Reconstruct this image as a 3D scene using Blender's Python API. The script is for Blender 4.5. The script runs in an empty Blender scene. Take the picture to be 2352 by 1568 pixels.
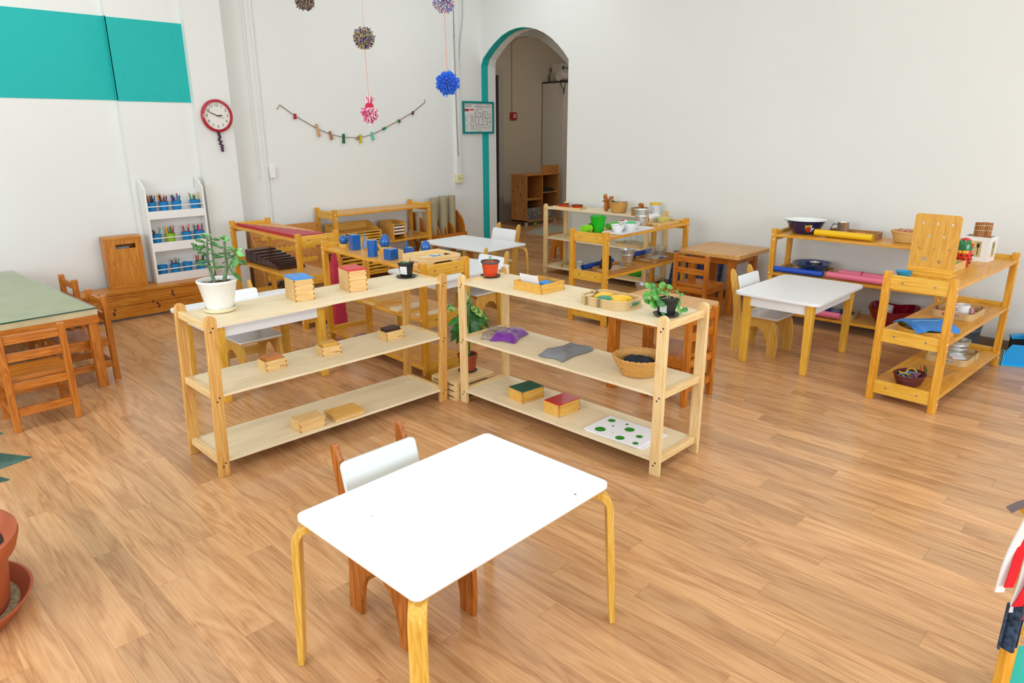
import bpy, bmesh, math, random
from mathutils import Vector, Matrix, Euler
random.seed(11)
C = bpy.context.scene.collection
PI = math.pi
def R(d): return math.radians(d)

# ------------------------------------------------------------------ materials
def lin(h):
    h = h.lstrip('#')
    v = [int(h[i:i+2], 16)/255 for i in (0, 2, 4)]
    return tuple(c/12.92 if c <= .04045 else ((c+.055)/1.055)**2.4 for c in v) + (1,)
MATS = {}
def newmat(name):
    m = bpy.data.materials.new(name); m.use_nodes = True
    nt = m.node_tree; b = nt.nodes['Principled BSDF']
    return m, nt, b
def plain(name, col, rough=.5, metal=0, spec=.5, noise=0, nscale=60, bump=0, coat=0, sheen=0):
    if name in MATS: return MATS[name]
    m, nt, b = newmat(name); MATS[name] = m
    c = lin(col)
    b.inputs['Base Color'].default_value = c
    b.inputs['Roughness'].default_value = rough
    b.inputs['Metallic'].default_value = metal
    b.inputs['Specular IOR Level'].default_value = spec
    b.inputs['Coat Weight'].default_value = coat
    b.inputs['Sheen Weight'].default_value = sheen
    if noise or bump:
        tc = nt.nodes.new('ShaderNodeTexCoord'); n = nt.nodes.new('ShaderNodeTexNoise')
        n.inputs['Scale'].default_value = nscale; n.inputs['Detail'].default_value = 4
        nt.links.new(tc.outputs['Object'], n.inputs['Vector'])
        if noise:
            r = nt.nodes.new('ShaderNodeValToRGB')
            r.color_ramp.elements[0].color = tuple(x*(1-noise) for x in c[:3])+(1,)
            r.color_ramp.elements[1].color = tuple(min(1, x*(1+noise)) for x in c[:3])+(1,)
            r.color_ramp.elements[0].position = .3; r.color_ramp.elements[1].position = .7
            nt.links.new(n.outputs['Fac'], r.inputs['Fac']); nt.links.new(r.outputs['Color'], b.inputs['Base Color'])
        if bump:
            bp = nt.nodes.new('ShaderNodeBump'); bp.inputs['Strength'].default_value = bump; bp.inputs['Distance'].default_value = .002
            nt.links.new(n.outputs['Fac'], bp.inputs['Height']); nt.links.new(bp.outputs['Normal'], b.inputs['Normal'])
    return m
WOODS = {  # dark, mid, light, roughness
 'tan':   ('#c98118', '#df9d2c', '#ebb347', .34),
 'tanrail':('#d29524', '#e5ae3c', '#efc056', .36),
 'pine':  ('#dcb070', '#e9c88e', '#f0d6a4', .45),
 'pineold':('#c08440', '#d6a052', '#e4b972', .42),
 'ply':   ('#e3cfa4', '#ecdab4', '#f2e4c4', .5),
 'brown': ('#9c4f0c', '#bb6c1a', '#d08636', .3),
 'browntop':('#c08440', '#d29c56', '#e0b374', .34),
 'chairply':('#c58f35', '#d9a64a', '#e3b862', .42),
 'dark':  ('#7a3a0a', '#a85c1a', '#bf7430', .35),
 'bent':  ('#c08a2e', '#d9a744', '#e6bd66', .4),
 'bench': ('#a55a0a', '#c47a1c', '#d6933a', .36),
 'boxwood':('#d3a45c', '#e3ba78', '#ecca90', .45),
 'boxdeep':('#cf9433', '#e0ab4c', '#eabd66', .42),
 'cab':   ('#a9662a', '#c98a45', '#d79f5c', .5),
 'stair': ('#301a12', '#41271d', '#553628', .24),
 'cedar': ('#a4591c', '#bd7230', '#cd8848', .4),
 'oakyel':('#c98f24', '#dda640', '#e8b95c', .4),
 'slate': ('#2b1a15', '#3c2620', '#4c332b', .4),
 'rattan':('#b88c4c', '#d0a868', '#dfbd84', .5),
 'pegb':  ('#c98e2a', '#d8a03c', '#e2b050', .42),
 'carve': ('#8c4512', '#b0651f', '#c67d35', .45),
 'bamboo':('#7c4312', '#a5651f', '#c4863a', .5),
}
def wood(kind, axis='x'):
    key = 'wood_%s_%s' % (kind, axis)
    if key in MATS: return MATS[key]
    d, mi, l, ro = WOODS[kind]
    m, nt, b = newmat(key); MATS[key] = m
    N = nt.nodes.new; L = nt.links.new
    tc = N('ShaderNodeTexCoord'); oi = N('ShaderNodeObjectInfo')
    add = N('ShaderNodeVectorMath'); add.operation = 'ADD'
    sc = N('ShaderNodeVectorMath'); sc.operation = 'SCALE'; sc.inputs['Scale'].default_value = 7.3
    cx = N('ShaderNodeCombineXYZ')
    for i in range(3): L(oi.outputs['Random'], cx.inputs[i])
    L(cx.outputs[0], sc.inputs[0]); L(tc.outputs['Object'], add.inputs[0]); L(sc.outputs[0], add.inputs[1])
    mp = N('ShaderNodeMapping'); s = [13, 13, 13]; s['xyz'.index(axis)] = 1.1
    mp.inputs['Scale'].default_value = s; L(add.outputs[0], mp.inputs['Vector'])
    n1 = N('ShaderNodeTexNoise'); n1.inputs['Scale'].default_value = 2.2; n1.inputs['Detail'].default_value = 3; n1.inputs['Distortion'].default_value = 1.2
    L(mp.outputs[0], n1.inputs['Vector'])
    wv = N('ShaderNodeMath'); wv.operation = 'MULTIPLY'; wv.inputs[1].default_value = 9; L(n1.outputs['Fac'], wv.inputs[0])
    fr = N('ShaderNodeMath'); fr.operation = 'PINGPONG'; fr.inputs[1].default_value = 1; L(wv.outputs[0], fr.inputs[0])
    mp2 = N('ShaderNodeMapping'); s2 = [160, 160, 160]; s2['xyz'.index(axis)] = 5
    mp2.inputs['Scale'].default_value = s2; L(add.outputs[0], mp2.inputs['Vector'])
    n2 = N('ShaderNodeTexNoise'); n2.inputs['Scale'].default_value = 1; n2.inputs['Detail'].default_value = 2; L(mp2.outputs[0], n2.inputs['Vector'])
    mix = N('ShaderNodeMath'); mix.operation = 'MULTIPLY_ADD'; mix.inputs[1].default_value = .38
    L(fr.outputs[0], mix.inputs[0]); L(n2.outputs['Fac'], mix.inputs[2])
    sub = N('ShaderNodeMath'); sub.operation = 'SUBTRACT'; sub.inputs[1].default_value = .19; L(mix.outputs[0], sub.inputs[0])
    rp = N('ShaderNodeValToRGB'); e = rp.color_ramp.elements
    e[0].color = lin(d); e[0].position = .12; e[1].color = lin(l); e[1].position = .9
    k = e.new(.5); k.color = lin(mi)
    L(sub.outputs[0], rp.inputs['Fac']); L(rp.outputs['Color'], b.inputs['Base Color'])
    b.inputs['Roughness'].default_value = ro; b.inputs['Specular IOR Level'].default_value = .45
    return m
def layered(name, c1, c2, scale=300, rough=.5, axis='Z'):
    """thin laminations: ply edges, rattan strips"""
    if name in MATS: return MATS[name]
    m, nt, b = newmat(name); MATS[name] = m
    N = nt.nodes.new; L = nt.links.new
    tc = N('ShaderNodeTexCoord'); w = N('ShaderNodeTexWave'); w.bands_direction = axis; w.inputs['Scale'].default_value = scale/20
    w.inputs['Distortion'].default_value = 1.0; w.inputs['Detail'].default_value = 2; w.inputs['Detail Scale'].default_value = .6
    L(tc.outputs['Object'], w.inputs['Vector'])
    rp = N('ShaderNodeValToRGB'); rp.color_ramp.elements[0].color = lin(c1); rp.color_ramp.elements[1].color = lin(c2)
    rp.color_ramp.elements[0].position = .1; rp.color_ramp.elements[1].position = .55
    L(w.outputs['Fac'], rp.inputs['Fac']); L(rp.outputs['Color'], b.inputs['Base Color']); b.inputs['Roughness'].default_value = rough
    return m
def glass(name, col='#ffffff', rough=.03, body=.0):
    """thin clear material: transparent with a fresnel reflection"""
    if name in MATS: return MATS[name]
    m = bpy.data.materials.new(name); m.use_nodes = True; MATS[name] = m
    nt = m.node_tree; nt.nodes.clear(); N = nt.nodes.new; L = nt.links.new
    out = N('ShaderNodeOutputMaterial'); t = N('ShaderNodeBsdfTransparent'); g = N('ShaderNodeBsdfGlossy'); f = N('ShaderNodeFresnel'); mx = N('ShaderNodeMixShader')
    t.inputs['Color'].default_value = lin(col); g.inputs['Roughness'].default_value = rough; f.inputs['IOR'].default_value = 1.5
    ge = N('ShaderNodeNewGeometry'); sb = N('ShaderNodeMath'); sb.operation = 'SUBTRACT'; sb.inputs[0].default_value = 1; mu = N('ShaderNodeMath'); mu.operation = 'MULTIPLY'
    L(ge.outputs['Backfacing'], sb.inputs[1]); L(f.outputs[0], mu.inputs[0]); L(sb.outputs[0], mu.inputs[1])
    L(mu.outputs[0], mx.inputs[0]); L(t.outputs[0], mx.inputs[1]); L(g.outputs[0], mx.inputs[2])
    if body:
        d = N('ShaderNodeBsdfDiffuse'); d.inputs['Color'].default_value = lin('#d8dcdc'); m2 = N('ShaderNodeMixShader'); m2.inputs[0].default_value = body
        L(mx.outputs[0], m2.inputs[1]); L(d.outputs[0], m2.inputs[2]); L(m2.outputs[0], out.inputs['Surface'])
    else: L(mx.outputs[0], out.inputs['Surface'])
    return m
def floor_mat():
    m, nt, b = newmat('floor_vinyl_planks')
    N = nt.nodes.new; L = nt.links.new
    def M(op, a=None, v=None, c=None):
        n = N('ShaderNodeMath'); n.operation = op
        for i, q in enumerate((a, v, c)):
            if q is None: continue
            if isinstance(q, (int, float)): n.inputs[i].default_value = q
            else: L(q, n.inputs[i])
        return n.outputs[0]
    geo = N('ShaderNodeNewGeometry'); sp = N('ShaderNodeSeparateXYZ'); L(geo.outputs['Position'], sp.inputs[0])
    X = M('DIVIDE', sp.outputs[0], .1); X = M('ADD', X, .97)
    row = M('FLOOR', X); fx = M('FRACT', X)
    off = M('FRACT', M('MULTIPLY', row, .386)); off2 = M('MULTIPLY', M('FRACT', M('MULTIPLY', M('SINE', M('MULTIPLY', row, 12.99)), 437.5)), .22)
    Y = M('ADD', M('DIVIDE', sp.outputs[1], 1.075), M('ADD', off, off2))
    col = M('FLOOR', Y); fy = M('FRACT', Y)
    cid = N('ShaderNodeCombineXYZ'); L(row, cid.inputs[0]); L(col, cid.inputs[1])
    wn = N('ShaderNodeTexWhiteNoise'); wn.noise_dimensions = '3D'; L(cid.outputs[0], wn.inputs['Vector'])
    # grain coordinates, shifted per plank
    sh = N('ShaderNodeVectorMath'); sh.operation = 'SCALE'; sh.inputs['Scale'].default_value = 31; L(wn.outputs['Color'], sh.inputs[0])
    gp = N('ShaderNodeVectorMath'); gp.operation = 'ADD'; L(geo.outputs['Position'], gp.inputs[0]); L(sh.outputs[0], gp.inputs[1])
    mp = N('ShaderNodeMapping'); mp.inputs['Scale'].default_value = (10, 1.25, 1); L(gp.outputs[0], mp.inputs['Vector'])
    n1 = N('ShaderNodeTexNoise'); n1.inputs['Scale'].default_value = 1; n1.inputs['Detail'].default_value = 3; n1.inputs['Distortion'].default_value = .9; L(mp.outputs[0], n1.inputs['Vector'])
    ring = M('PINGPONG', M('MULTIPLY', n1.outputs['Fac'], 9), 1)
    mp2 = N('ShaderNodeMapping'); mp2.inputs['Scale'].default_value = (150, 6, 1); L(gp.outputs[0], mp2.inputs['Vector'])
    n2 = N('ShaderNodeTexNoise'); n2.inputs['Scale'].default_value = 1; n2.inputs['Detail'].default_value = 3; L(mp2.outputs[0], n2.inputs['Vector'])
    f = M('ADD', M('MULTIPLY', M('POWER', ring, .7), .30), M('MULTIPLY_ADD', n2.outputs['Fac'], .62, .07))
    rp = N('ShaderNodeValToRGB'); e = rp.color_ramp.elements
    e[0].position = .2; e[0].color = lin('#a06a3a'); e[1].position = .95; e[1].color = lin('#dbac74')
    k = e.new(.55); k.color = lin('#c59058')
    L(f, rp.inputs['Fac'])
    hs = N('ShaderNodeHueSaturation'); L(rp.outputs['Color'], hs.inputs['Color'])
    L(M('ADD', M('MULTIPLY', wn.outputs['Value'], .34), .88), hs.inputs['Value'])
    hs.inputs['Saturation'].default_value = .93
    # seams
    e1 = M('MINIMUM', fx, M('SUBTRACT', 1, fx)); e2 = M('MINIMUM', fy, M('SUBTRACT', 1, fy))
    s1 = M('LESS_THAN', e1, .012); s2 = M('LESS_THAN', e2, .0016); seam = M('MAXIMUM', s1, s2)
    mx = N('ShaderNodeMix'); mx.data_type = 'RGBA'; mx.blend_type = 'MULTIPLY'
    L(M('MULTIPLY', seam, .22), mx.inputs['Factor']); L(hs.outputs['Color'], mx.inputs[6]); mx.inputs[7].default_value = lin('#8a5a34')
    L(mx.outputs[2], b.inputs['Base Color'])
    n3 = N('ShaderNodeTexNoise'); n3.inputs['Scale'].default_value = 2.5; n3.inputs['Detail'].default_value = 3; L(geo.outputs['Position'], n3.inputs['Vector'])
    L(M('MULTIPLY_ADD', n3.outputs['Fac'], .2, .12), b.inputs['Roughness'])
    b.inputs['Specular IOR Level'].default_value = .42
    bp = N('ShaderNodeBump'); bp.inputs['Strength'].default_value = .12; bp.inputs['Distance'].default_value = .001
    L(M('SUBTRACT', n2.outputs['Fac'], seam), bp.inputs['Height']); L(bp.outputs['Normal'], b.inputs['Normal'])
    MATS['floor'] = m
    return m
def wall_mat():
    m, nt, b = newmat('white_wall_paint'); N = nt.nodes.new; L = nt.links.new
    geo = N('ShaderNodeNewGeometry'); n = N('ShaderNodeTexNoise'); n.inputs['Scale'].default_value = 90; n.inputs['Detail'].default_value = 3
    L(geo.outputs['Position'], n.inputs['Vector'])
    n2 = N('ShaderNodeTexNoise'); n2.inputs['Scale'].default_value = 1.3; n2.inputs['Detail'].default_value = 4; L(geo.outputs['Position'], n2.inputs['Vector'])
    rp = N('ShaderNodeValToRGB'); rp.color_ramp.elements[0].color = lin('#e4e5df'); rp.color_ramp.elements[1].color = lin('#ecede8')
    L(n2.outputs['Fac'], rp.inputs['Fac']); L(rp.outputs['Color'], b.inputs['Base Color'])
    b.inputs['Roughness'].default_value = .75; b.inputs['Specular IOR Level'].default_value = .2
    bp = N('ShaderNodeBump'); bp.inputs['Strength'].default_value = .15; bp.inputs['Distance'].default_value = .002
    L(n.outputs['Fac'], bp.inputs['Height']); L(bp.outputs['Normal'], b.inputs['Normal'])
    MATS['wall'] = m; return m
def speckle(name, c1, c2, scale=420):
    m, nt, b = newmat(name); N = nt.nodes.new; L = nt.links.new
    geo = N('ShaderNodeNewGeometry'); n = N('ShaderNodeTexNoise'); n.inputs['Scale'].default_value = scale; n.inputs['Detail'].default_value = 1
    L(geo.outputs['Position'], n.inputs['Vector'])
    rp = N('ShaderNodeValToRGB'); rp.color_ramp.elements[0].color = lin(c1); rp.color_ramp.elements[1].color = lin(c2)
    rp.color_ramp.elements[0].position = .5; rp.color_ramp.elements[1].position = .75
    L(n.outputs['Fac'], rp.inputs['Fac']); L(rp.outputs['Color'], b.inputs['Base Color']); b.inputs['Roughness'].default_value = .7
    MATS[name] = m; return m
def leafmat(name, c1, c2, scale=18, rough=.35):
    if name in MATS: return MATS[name]
    m, nt, b = newmat(name); N = nt.nodes.new; L = nt.links.new; MATS[name] = m
    tc = N('ShaderNodeTexCoord'); n = N('ShaderNodeTexNoise'); n.inputs['Scale'].default_value = scale; n.inputs['Detail'].default_value = 3
    L(tc.outputs['Object'], n.inputs['Vector'])
    rp = N('ShaderNodeValToRGB'); rp.color_ramp.elements[0].color = lin(c1); rp.color_ramp.elements[1].color = lin(c2)
    rp.color_ramp.elements[0].position = .4; rp.color_ramp.elements[1].position = .65
    L(n.outputs['Fac'], rp.inputs['Fac']); L(rp.outputs['Color'], b.inputs['Base Color']); b.inputs['Roughness'].default_value = rough
    return m
floor_mat(); wall_mat()
W = MATS['wall']
TEAL = speckle('teal_paint', '#00b0aa', '#3fc4bd')
WHITE = plain('white_laminate', '#f1f3f4', .3)
SEATW = plain('worn_white_laminate', '#dfe3e4', .28, noise=.05, nscale=25)
PAINTW = plain('white_painted_board', '#eceae4', .45)
PLYEDGE = layered('ply_edge', '#a87434', '#e2bf84', 2600)
STEEL = plain('galvanised_steel', '#d6dad7', .34, .8, noise=.12, nscale=30)
CHROME = plain('brushed_steel', '#d4d0c8', .24, .9)
BOLTW = plain('pale_dowel_cap', '#f3e2bd', .5)
BOLTM = plain('zinc_screw_head', '#9a948a', .35, .8)
SCREW = plain('dark_screw_head', '#4a4640', .4, .6)
BLUE = plain('blue_lacquer', '#0a5aa8', .22, coat=.4)
PINK = plain('pink_paint', '#c3304f', .45)
REDROD = plain('red_lacquer_rod', '#b81c30', .42)
RED = plain('red_lacquer', '#c8141e', .15, coat=.5)
GREENL = plain('green_lacquer', '#0a5a44', .2, coat=.4)
SKYB = plain('sky_blue_lid', '#2f8fe0', .35)
BLACKP = plain('black_plastic', '#1c1f20', .4)
SOIL = plain('potting_soil', '#3a281c', .9, noise=.5, nscale=120, bump=.8)
TERRA = plain('terracotta', '#b0562e', .55, noise=.08, nscale=8)
RATTAN = layered('rattan_strips', '#a87b43', '#e0c48e', 900, .5)
RATDARK = layered('rattan_strips_brown', '#7a4a20', '#bd8a4a', 900, .5)
WICK = plain('wicker', '#d09a4e', .6, noise=.22, nscale=160)
WICKL = plain('pale_wicker', '#e0b46a', .6, noise=.2, nscale=160)
WICKR = plain('red_brown_wicker', '#6e2a1a', .55, noise=.3, nscale=160)
GLASS = glass('clear_glass', '#fbfdfd', .03, .05)
BLACK = plain('black_ink', '#23241f', .6)

# ------------------------------------------------------------------ mesh helpers
class MB:
    def __init__(s): s.b = bmesh.new()
    def hexa(s, p):
        v = [s.b.verts.new(q) for q in p]
        for f in ((0,3,2,1),(4,5,6,7),(0,1,5,4),(1,2,6,5),(2,3,7,6),(3,0,4,7)):
            s.b.faces.new([v[i] for i in f])
        return s
    def bx(s, x0, x1, y0, y1, z0, z1):
        return s.hexa([(x0,y0,z0),(x1,y0,z0),(x1,y1,z0),(x0,y1,z0),(x0,y0,z1),(x1,y0,z1),(x1,y1,z1),(x0,y1,z1)])
    def obx(s, c, size, rot=(0,0,0)):
        M = Matrix.Translation(c) @ Euler(rot).to_matrix().to_4x4()
        a, b, d = [q/2 for q in size]
        return s.hexa([M @ Vector(q) for q in [(-a,-b,-d),(a,-b,-d),(a,b,-d),(-a,b,-d),(-a,-b,d),(a,-b,d),(a,b,d),(-a,b,d)]])
    def prism(s, pts, plane, a0, a1):
        """closed polygon in a plane ('xy','xz','yz') extruded along the third axis"""
        def P(u, v, w):
            return {'xy': (u, v, w), 'xz': (u, w, v), 'yz': (w, u, v)}[plane]
        A = [s.b.verts.new(P(u, v, a0)) for u, v in pts]; B = [s.b.verts.new(P(u, v, a1)) for u, v in pts]
        n = len(pts)
        s.b.faces.new(A[::-1]); s.b.faces.new(B)
        for i in range(n):
            j = (i+1) % n; s.b.faces.new((A[i], A[j], B[j], B[i]))
        return s
    def lathe(s, prof, c=(0,0,0), seg=24, rot=None, closed=True, sx=1, sy=1):
        rings = []
        for r, z in prof:
            ring = []
            for k in range(seg):
                a = 2*PI*k/seg
                q = Vector((r*math.cos(a)*sx, r*math.sin(a)*sy, z))
                if rot is not None: q = rot @ q
                ring.append(s.b.verts.new(q + Vector(c)))
            rings.append(ring)
        for a, b in zip(rings, rings[1:]):
            for k in range(seg):
                j = (k+1) % seg; s.b.faces.new((a[k], a[j], b[j], b[k]))
        if closed:
            s.b.faces.new(rings[0][::-1]); s.b.faces.new(rings[-1])
        return s
    def cyl(s, c, r, h, seg=20, axis='z', r2=None):
        rot = None
        if axis == 'x': rot = Matrix.Rotation(PI/2, 3, 'Y')
        if axis == 'y': rot = Matrix.Rotation(-PI/2, 3, 'X')
        return s.lathe([(r, 0), (r if r2 is None else r2, h)], c, seg, rot)
    def ell(s, c, rx, ry, rz, seg=16, rings=10):
        prof = [(max(1e-4, math.sin(PI*i/rings)), -math.cos(PI*i/rings)) for i in range(rings+1)]
        n0 = len(s.b.verts); s.lathe(prof, (0,0,0), seg); s.b.verts.ensure_lookup_table()
        for v in s.b.verts[n0:]: v.co = Vector((v.co.x*rx+c[0], v.co.y*ry+c[1], v.co.z*rz+c[2]))
        return s
    def tube(s, pts, r, seg=8, closed=False, rad=None):
        pts = [Vector(p) for p in pts]; n = len(pts); rings = []
        up = Vector((0, 0, 1))
        for i, p in enumerate(pts):
            a = pts[(i-1) % n] if (closed or i) else p
            b = pts[(i+1) % n] if (closed or i < n-1) else p
            t = (b-a).normalized()
            u = t.cross(up)
            if u.length < 1e-3: u = t.cross(Vector((1, 0, 0)))
            u.normalize(); w = u.cross(t)
            rr = rad[i] if rad else r
            rings.append([s.b.verts.new(p + u*rr*math.cos(2*PI*k/seg) + w*rr*math.sin(2*PI*k/seg)) for k in range(seg)])
        m = n if closed else n-1
        for i in range(m):
            A, B = rings[i], rings[(i+1) % n]
            for k in range(seg):
                j = (k+1) % seg; s.b.faces.new((A[k], A[j], B[j], B[k]))
        if not closed:
            s.b.faces.new(rings[0][::-1]); s.b.faces.new(rings[-1])
        return s
    def sheet(s, f, nu, nv, th=.003):
        """f(u,v)->point, u,v in 0..1; given a real thickness"""
        g = [[Vector(f(i/nu, j/nv)) for j in range(nv+1)] for i in range(nu+1)]
        def nrm(i, j):
            a = g[min(i+1, nu)][j]-g[max(i-1, 0)][j]; b = g[i][min(j+1, nv)]-g[i][max(j-1, 0)]
            n = a.cross(b)
            return n.normalized() if n.length > 1e-9 else Vector((0, 0, 1))
        T = [[s.b.verts.new(g[i][j]+nrm(i, j)*th/2) for j in range(nv+1)] for i in range(nu+1)]
        B = [[s.b.verts.new(g[i][j]-nrm(i, j)*th/2) for j in range(nv+1)] for i in range(nu+1)]
        for i in range(nu):
            for j in range(nv):
                s.b.faces.new((T[i][j], T[i+1][j], T[i+1][j+1], T[i][j+1]))
                s.b.faces.new((B[i][j], B[i][j+1], B[i+1][j+1], B[i+1][j]))
        for i in range(nu):
            s.b.faces.new((T[i][0], B[i][0], B[i+1][0], T[i+1][0])); s.b.faces.new((T[i][nv], T[i+1][nv], B[i+1][nv], B[i][nv]))
        for j in range(nv):
            s.b.faces.new((T[0][j], T[0][j+1], B[0][j+1], B[0][j])); s.b.faces.new((T[nu][j], B[nu][j], B[nu][j+1], T[nu][j+1]))
        return s
    def leaf(s, base, d, length, width, droop=.3, up=(0, 0, 1), th=.0012, tip=1.0, fold=.15, n=6):
        d = Vector(d).normalized(); up = Vector(up)
        side = d.cross(up)
        if side.length < 1e-3: side = d.cross(Vector((1, 0, 0)))
        side.normalize(); nn = side.cross(d).normalized(); base = Vector(base)
        def f(u, v):
            w = width/2*math.sin(PI*min(1, (u**(.75*tip))*.97+.015))
            x = (v-.5)*2
            return base + d*length*u + side*w*x + nn*(-droop*length*u*u + abs(x)*w*fold)
        return s.sheet(f, n, 4, th)
    def xform(s, M):
        s.b.transform(M); return s
    def build(s, name, m, parent=None, smooth=35, bevel=0, loc=None):
        b = s.b
        bmesh.ops.recalc_face_normals(b, faces=b.faces[:])
        me = bpy.data.meshes.new(name); b.to_mesh(me); b.free()
        ms = m if isinstance(m, (list, tuple)) else [m]
        for q in ms: me.materials.append(q)
        if smooth:
            for p in me.polygons: p.use_smooth = True
            me.set_sharp_from_angle(angle=R(smooth))
        o = bpy.data.objects.new(name, me); C.objects.link(o)
        if bevel:
            md = o.modifiers.new('bevel', 'BEVEL'); md.width = bevel; md.segments = 2; md.limit_method = 'ANGLE'; md.angle_limit = R(40)
        if parent is not None: o.parent = parent
        if loc is not None: o.location = loc
        return o
def rrect(x0, x1, y0, y1, r, n=5):
    p = []
    for cx, cy, a in ((x1-r, y1-r, 0), (x0+r, y1-r, 90), (x0+r, y0+r, 180), (x1-r, y0+r, 270)):
        for i in range(n+1):
            t = R(a+90*i/n); p.append((cx+r*math.cos(t), cy+r*math.sin(t)))
    return p
def tag(o, label, cat, group=None, kind=None):
    o['label'] = label; o['category'] = cat
    if group: o['group'] = group
    if kind: o['kind'] = kind
    return o
def thing(name, label, cat, loc=(0, 0, 0), rz=0, group=None):
    o = bpy.data.objects.new(name, None); C.objects.link(o); o.empty_display_size = .05
    o.location = loc; o.rotation_euler = (0, 0, R(rz)); return tag(o, label, cat, group)
def struct(o): o['kind'] = 'structure'; return o
def kids(o): return [c for c in bpy.data.objects if c.parent == o]
def dup(o, label, loc=None, rz=None, group=None, parent=None):
    c = o.copy(); C.objects.link(c)
    if parent is not None: c.parent = parent
    if label: c['label'] = label
    if loc is not None: c.location = loc
    if rz is not None: c.rotation_euler = (0, 0, R(rz))
    if group: c['group'] = group
    for k in kids(o): dup(k, None, parent=c)
    return c
def text_mesh(body, size, name, m, parent, M, extrude=.0004):
    cu = bpy.data.curves.new(name, 'FONT'); cu.body = body; cu.size = size; cu.align_x = 'CENTER'; cu.align_y = 'CENTER'; cu.extrude = extrude
    t = bpy.data.objects.new(name, cu); C.objects.link(t)
    dg = bpy.context.evaluated_depsgraph_get()
    me = bpy.data.meshes.new_from_object(t.evaluated_get(dg)); bpy.data.objects.remove(t)
    me.transform(M); me.materials.clear(); me.materials.append(m)
    o = bpy.data.objects.new(name, me); C.objects.link(o)
    if parent is not None: o.parent = parent
    return o
# ------------------------------------------------------------------ setting
YW = 6.54                                   # main back wall
def XW(y): return 5.748 + .061*y            # right wall leans slightly across the plan
ZC = 3.5
XL, YF = -3.2, -3.4
# floor, ceiling
struct(MB().bx(XL-.1, 11.5, YF-.1, 8.7, -.12, 0).build('floor', MATS['floor'], smooth=0))
struct(MB().bx(XL-.1, 11.5, YF-.1, 8.7, ZC, ZC+.15).build('ceiling', plain('ceiling_white', '#eef0f0', .8), smooth=0))
# back wall with two shallow steps and a pilaster
yA, yB, yP = 6.525, 6.46, 6.395
xAB, xBP, xPM = 2.03, 2.612, 2.935
xc = XW(YW)
m = MB().prism([(XL, yA), (xAB, yA), (xAB, yB), (xBP, yB), (xBP, yP), (xPM, yP), (xPM, YW), (xc+.10, YW), (xc+.24, YW), (xc+.24, 6.95), (XL, 6.95)], 'xy', 0, ZC)
struct(m.build('wall_back', W, smooth=0))
# teal band painted on the stepped wall
m = MB()
m.bx(XL, xAB-.0005, yA-.004, yA+.002, 1.744, 2.374)
m.bx(xAB-.004, xAB+.001, yB-.004, yA, 1.742, 2.372)
m.bx(xAB-.004, xBP, yB-.004, yB+.002, 1.736, 2.364)
tag(struct(m.build('wall_back_band', TEAL, smooth=0)), 'wide turquoise band painted high across the white wall', 'painted band')
# right wall with arched opening (two layers thick)
def seg(y): return XW(y)
arch = [(6.54, 2.235), (6.502, 2.314), (6.394, 2.401), (6.288, 2.471), (6.16, 2.537), (6.036, 2.575), (5.914, 2.592), (5.807, 2.591), (5.702, 2.576), (5.588, 2.547), (5.476, 2.503), (5.365, 2.443), (5.255, 2.362), (5.169, 2.284), (5.099, 2.208)]
inner = [(6.54, 2.2), (6.48, 2.29), (6.33, 2.40), (6.17, 2.455), (5.97, 2.465), (5.77, 2.42), (5.62, 2.345), (5.47, 2.24), (5.355, 2.15), (5.099, 2.15)]
def archwall(pts, d0, d1, name):
    m = MB(); b = m.b
    y0 = YF
    def V(y, z, d): return b.verts.new((XW(y)+d, y, z))
    outline = [(y0, 0), (pts[-1][0], 0)] + pts[::-1] + [(6.54, ZC), (y0, ZC)]
    A = [V(y, z, d0) for y, z in outline]; B = [V(y, z, d1) for y, z in outline]
    b.faces.new(A); b.faces.new(B[::-1])
    n = len(A)
    for i in range(n):
        j = (i+1) % n; b.faces.new((A[i], B[i], B[j], A[j]))
    return struct(m.build(name, W, smooth=0))
archwall(arch, 0, .105, 'wall_right')
ia = [(8.5, 2.2), (7.70, 2.36), (7.43, 2.478), (7.244, 2.601), (7.052, 2.667), (6.814, 2.677), (6.582, 2.628), (6.407, 2.537), (6.233, 2.413), (6.10, 2.31), (5.9, 2.12), (5.7, 1.9)]
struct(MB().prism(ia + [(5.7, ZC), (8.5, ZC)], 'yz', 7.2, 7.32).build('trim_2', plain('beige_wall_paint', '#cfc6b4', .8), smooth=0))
struct(MB().prism([(YF, 0), (5.099, 0)] + [(y, z) for y, z in arch[::-1]] + [(6.54, ZC), (YF, ZC)], 'yz', 0, .12).xform(Matrix.Translation((5.748+.107, 0, 0)) @ Matrix(((1, .061, 0, 0), (0, 1, 0, 0), (0, 0, 1, 0), (0, 0, 0, 1)))).build('wall_right_inner', W, smooth=0))
# turquoise strip on the reveal and up the left half of the arch
m = MB()
m.bx(xc-.001, xc+.104, YW-.005, YW-.0006, 0, 2.235)
for (y0, z0), (y1, z1) in zip(arch[:8], arch[1:9]):
    e = .004
    n = Vector((0, z1-z0, -(y1-y0))); n = n.normalized()*e
    if n.z > 0: n = -n
    m.hexa([(XW(y0)-.001, y0, z0), (XW(y0)+.106, y0, z0), (XW(y1)+.106, y1, z1), (XW(y1)-.001, y1, z1),
            (XW(y0)-.001, y0+n.y, z0+n.z), (XW(y0)+.106, y0+n.y, z0+n.z), (XW(y1)+.106, y1+n.y, z1+n.z), (XW(y1)-.001, y1+n.y, z1+n.z)])
tag(struct(m.build('trim_1', TEAL, smooth=0)), 'turquoise painted strip framing the left side of the archway', 'painted trim')
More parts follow.
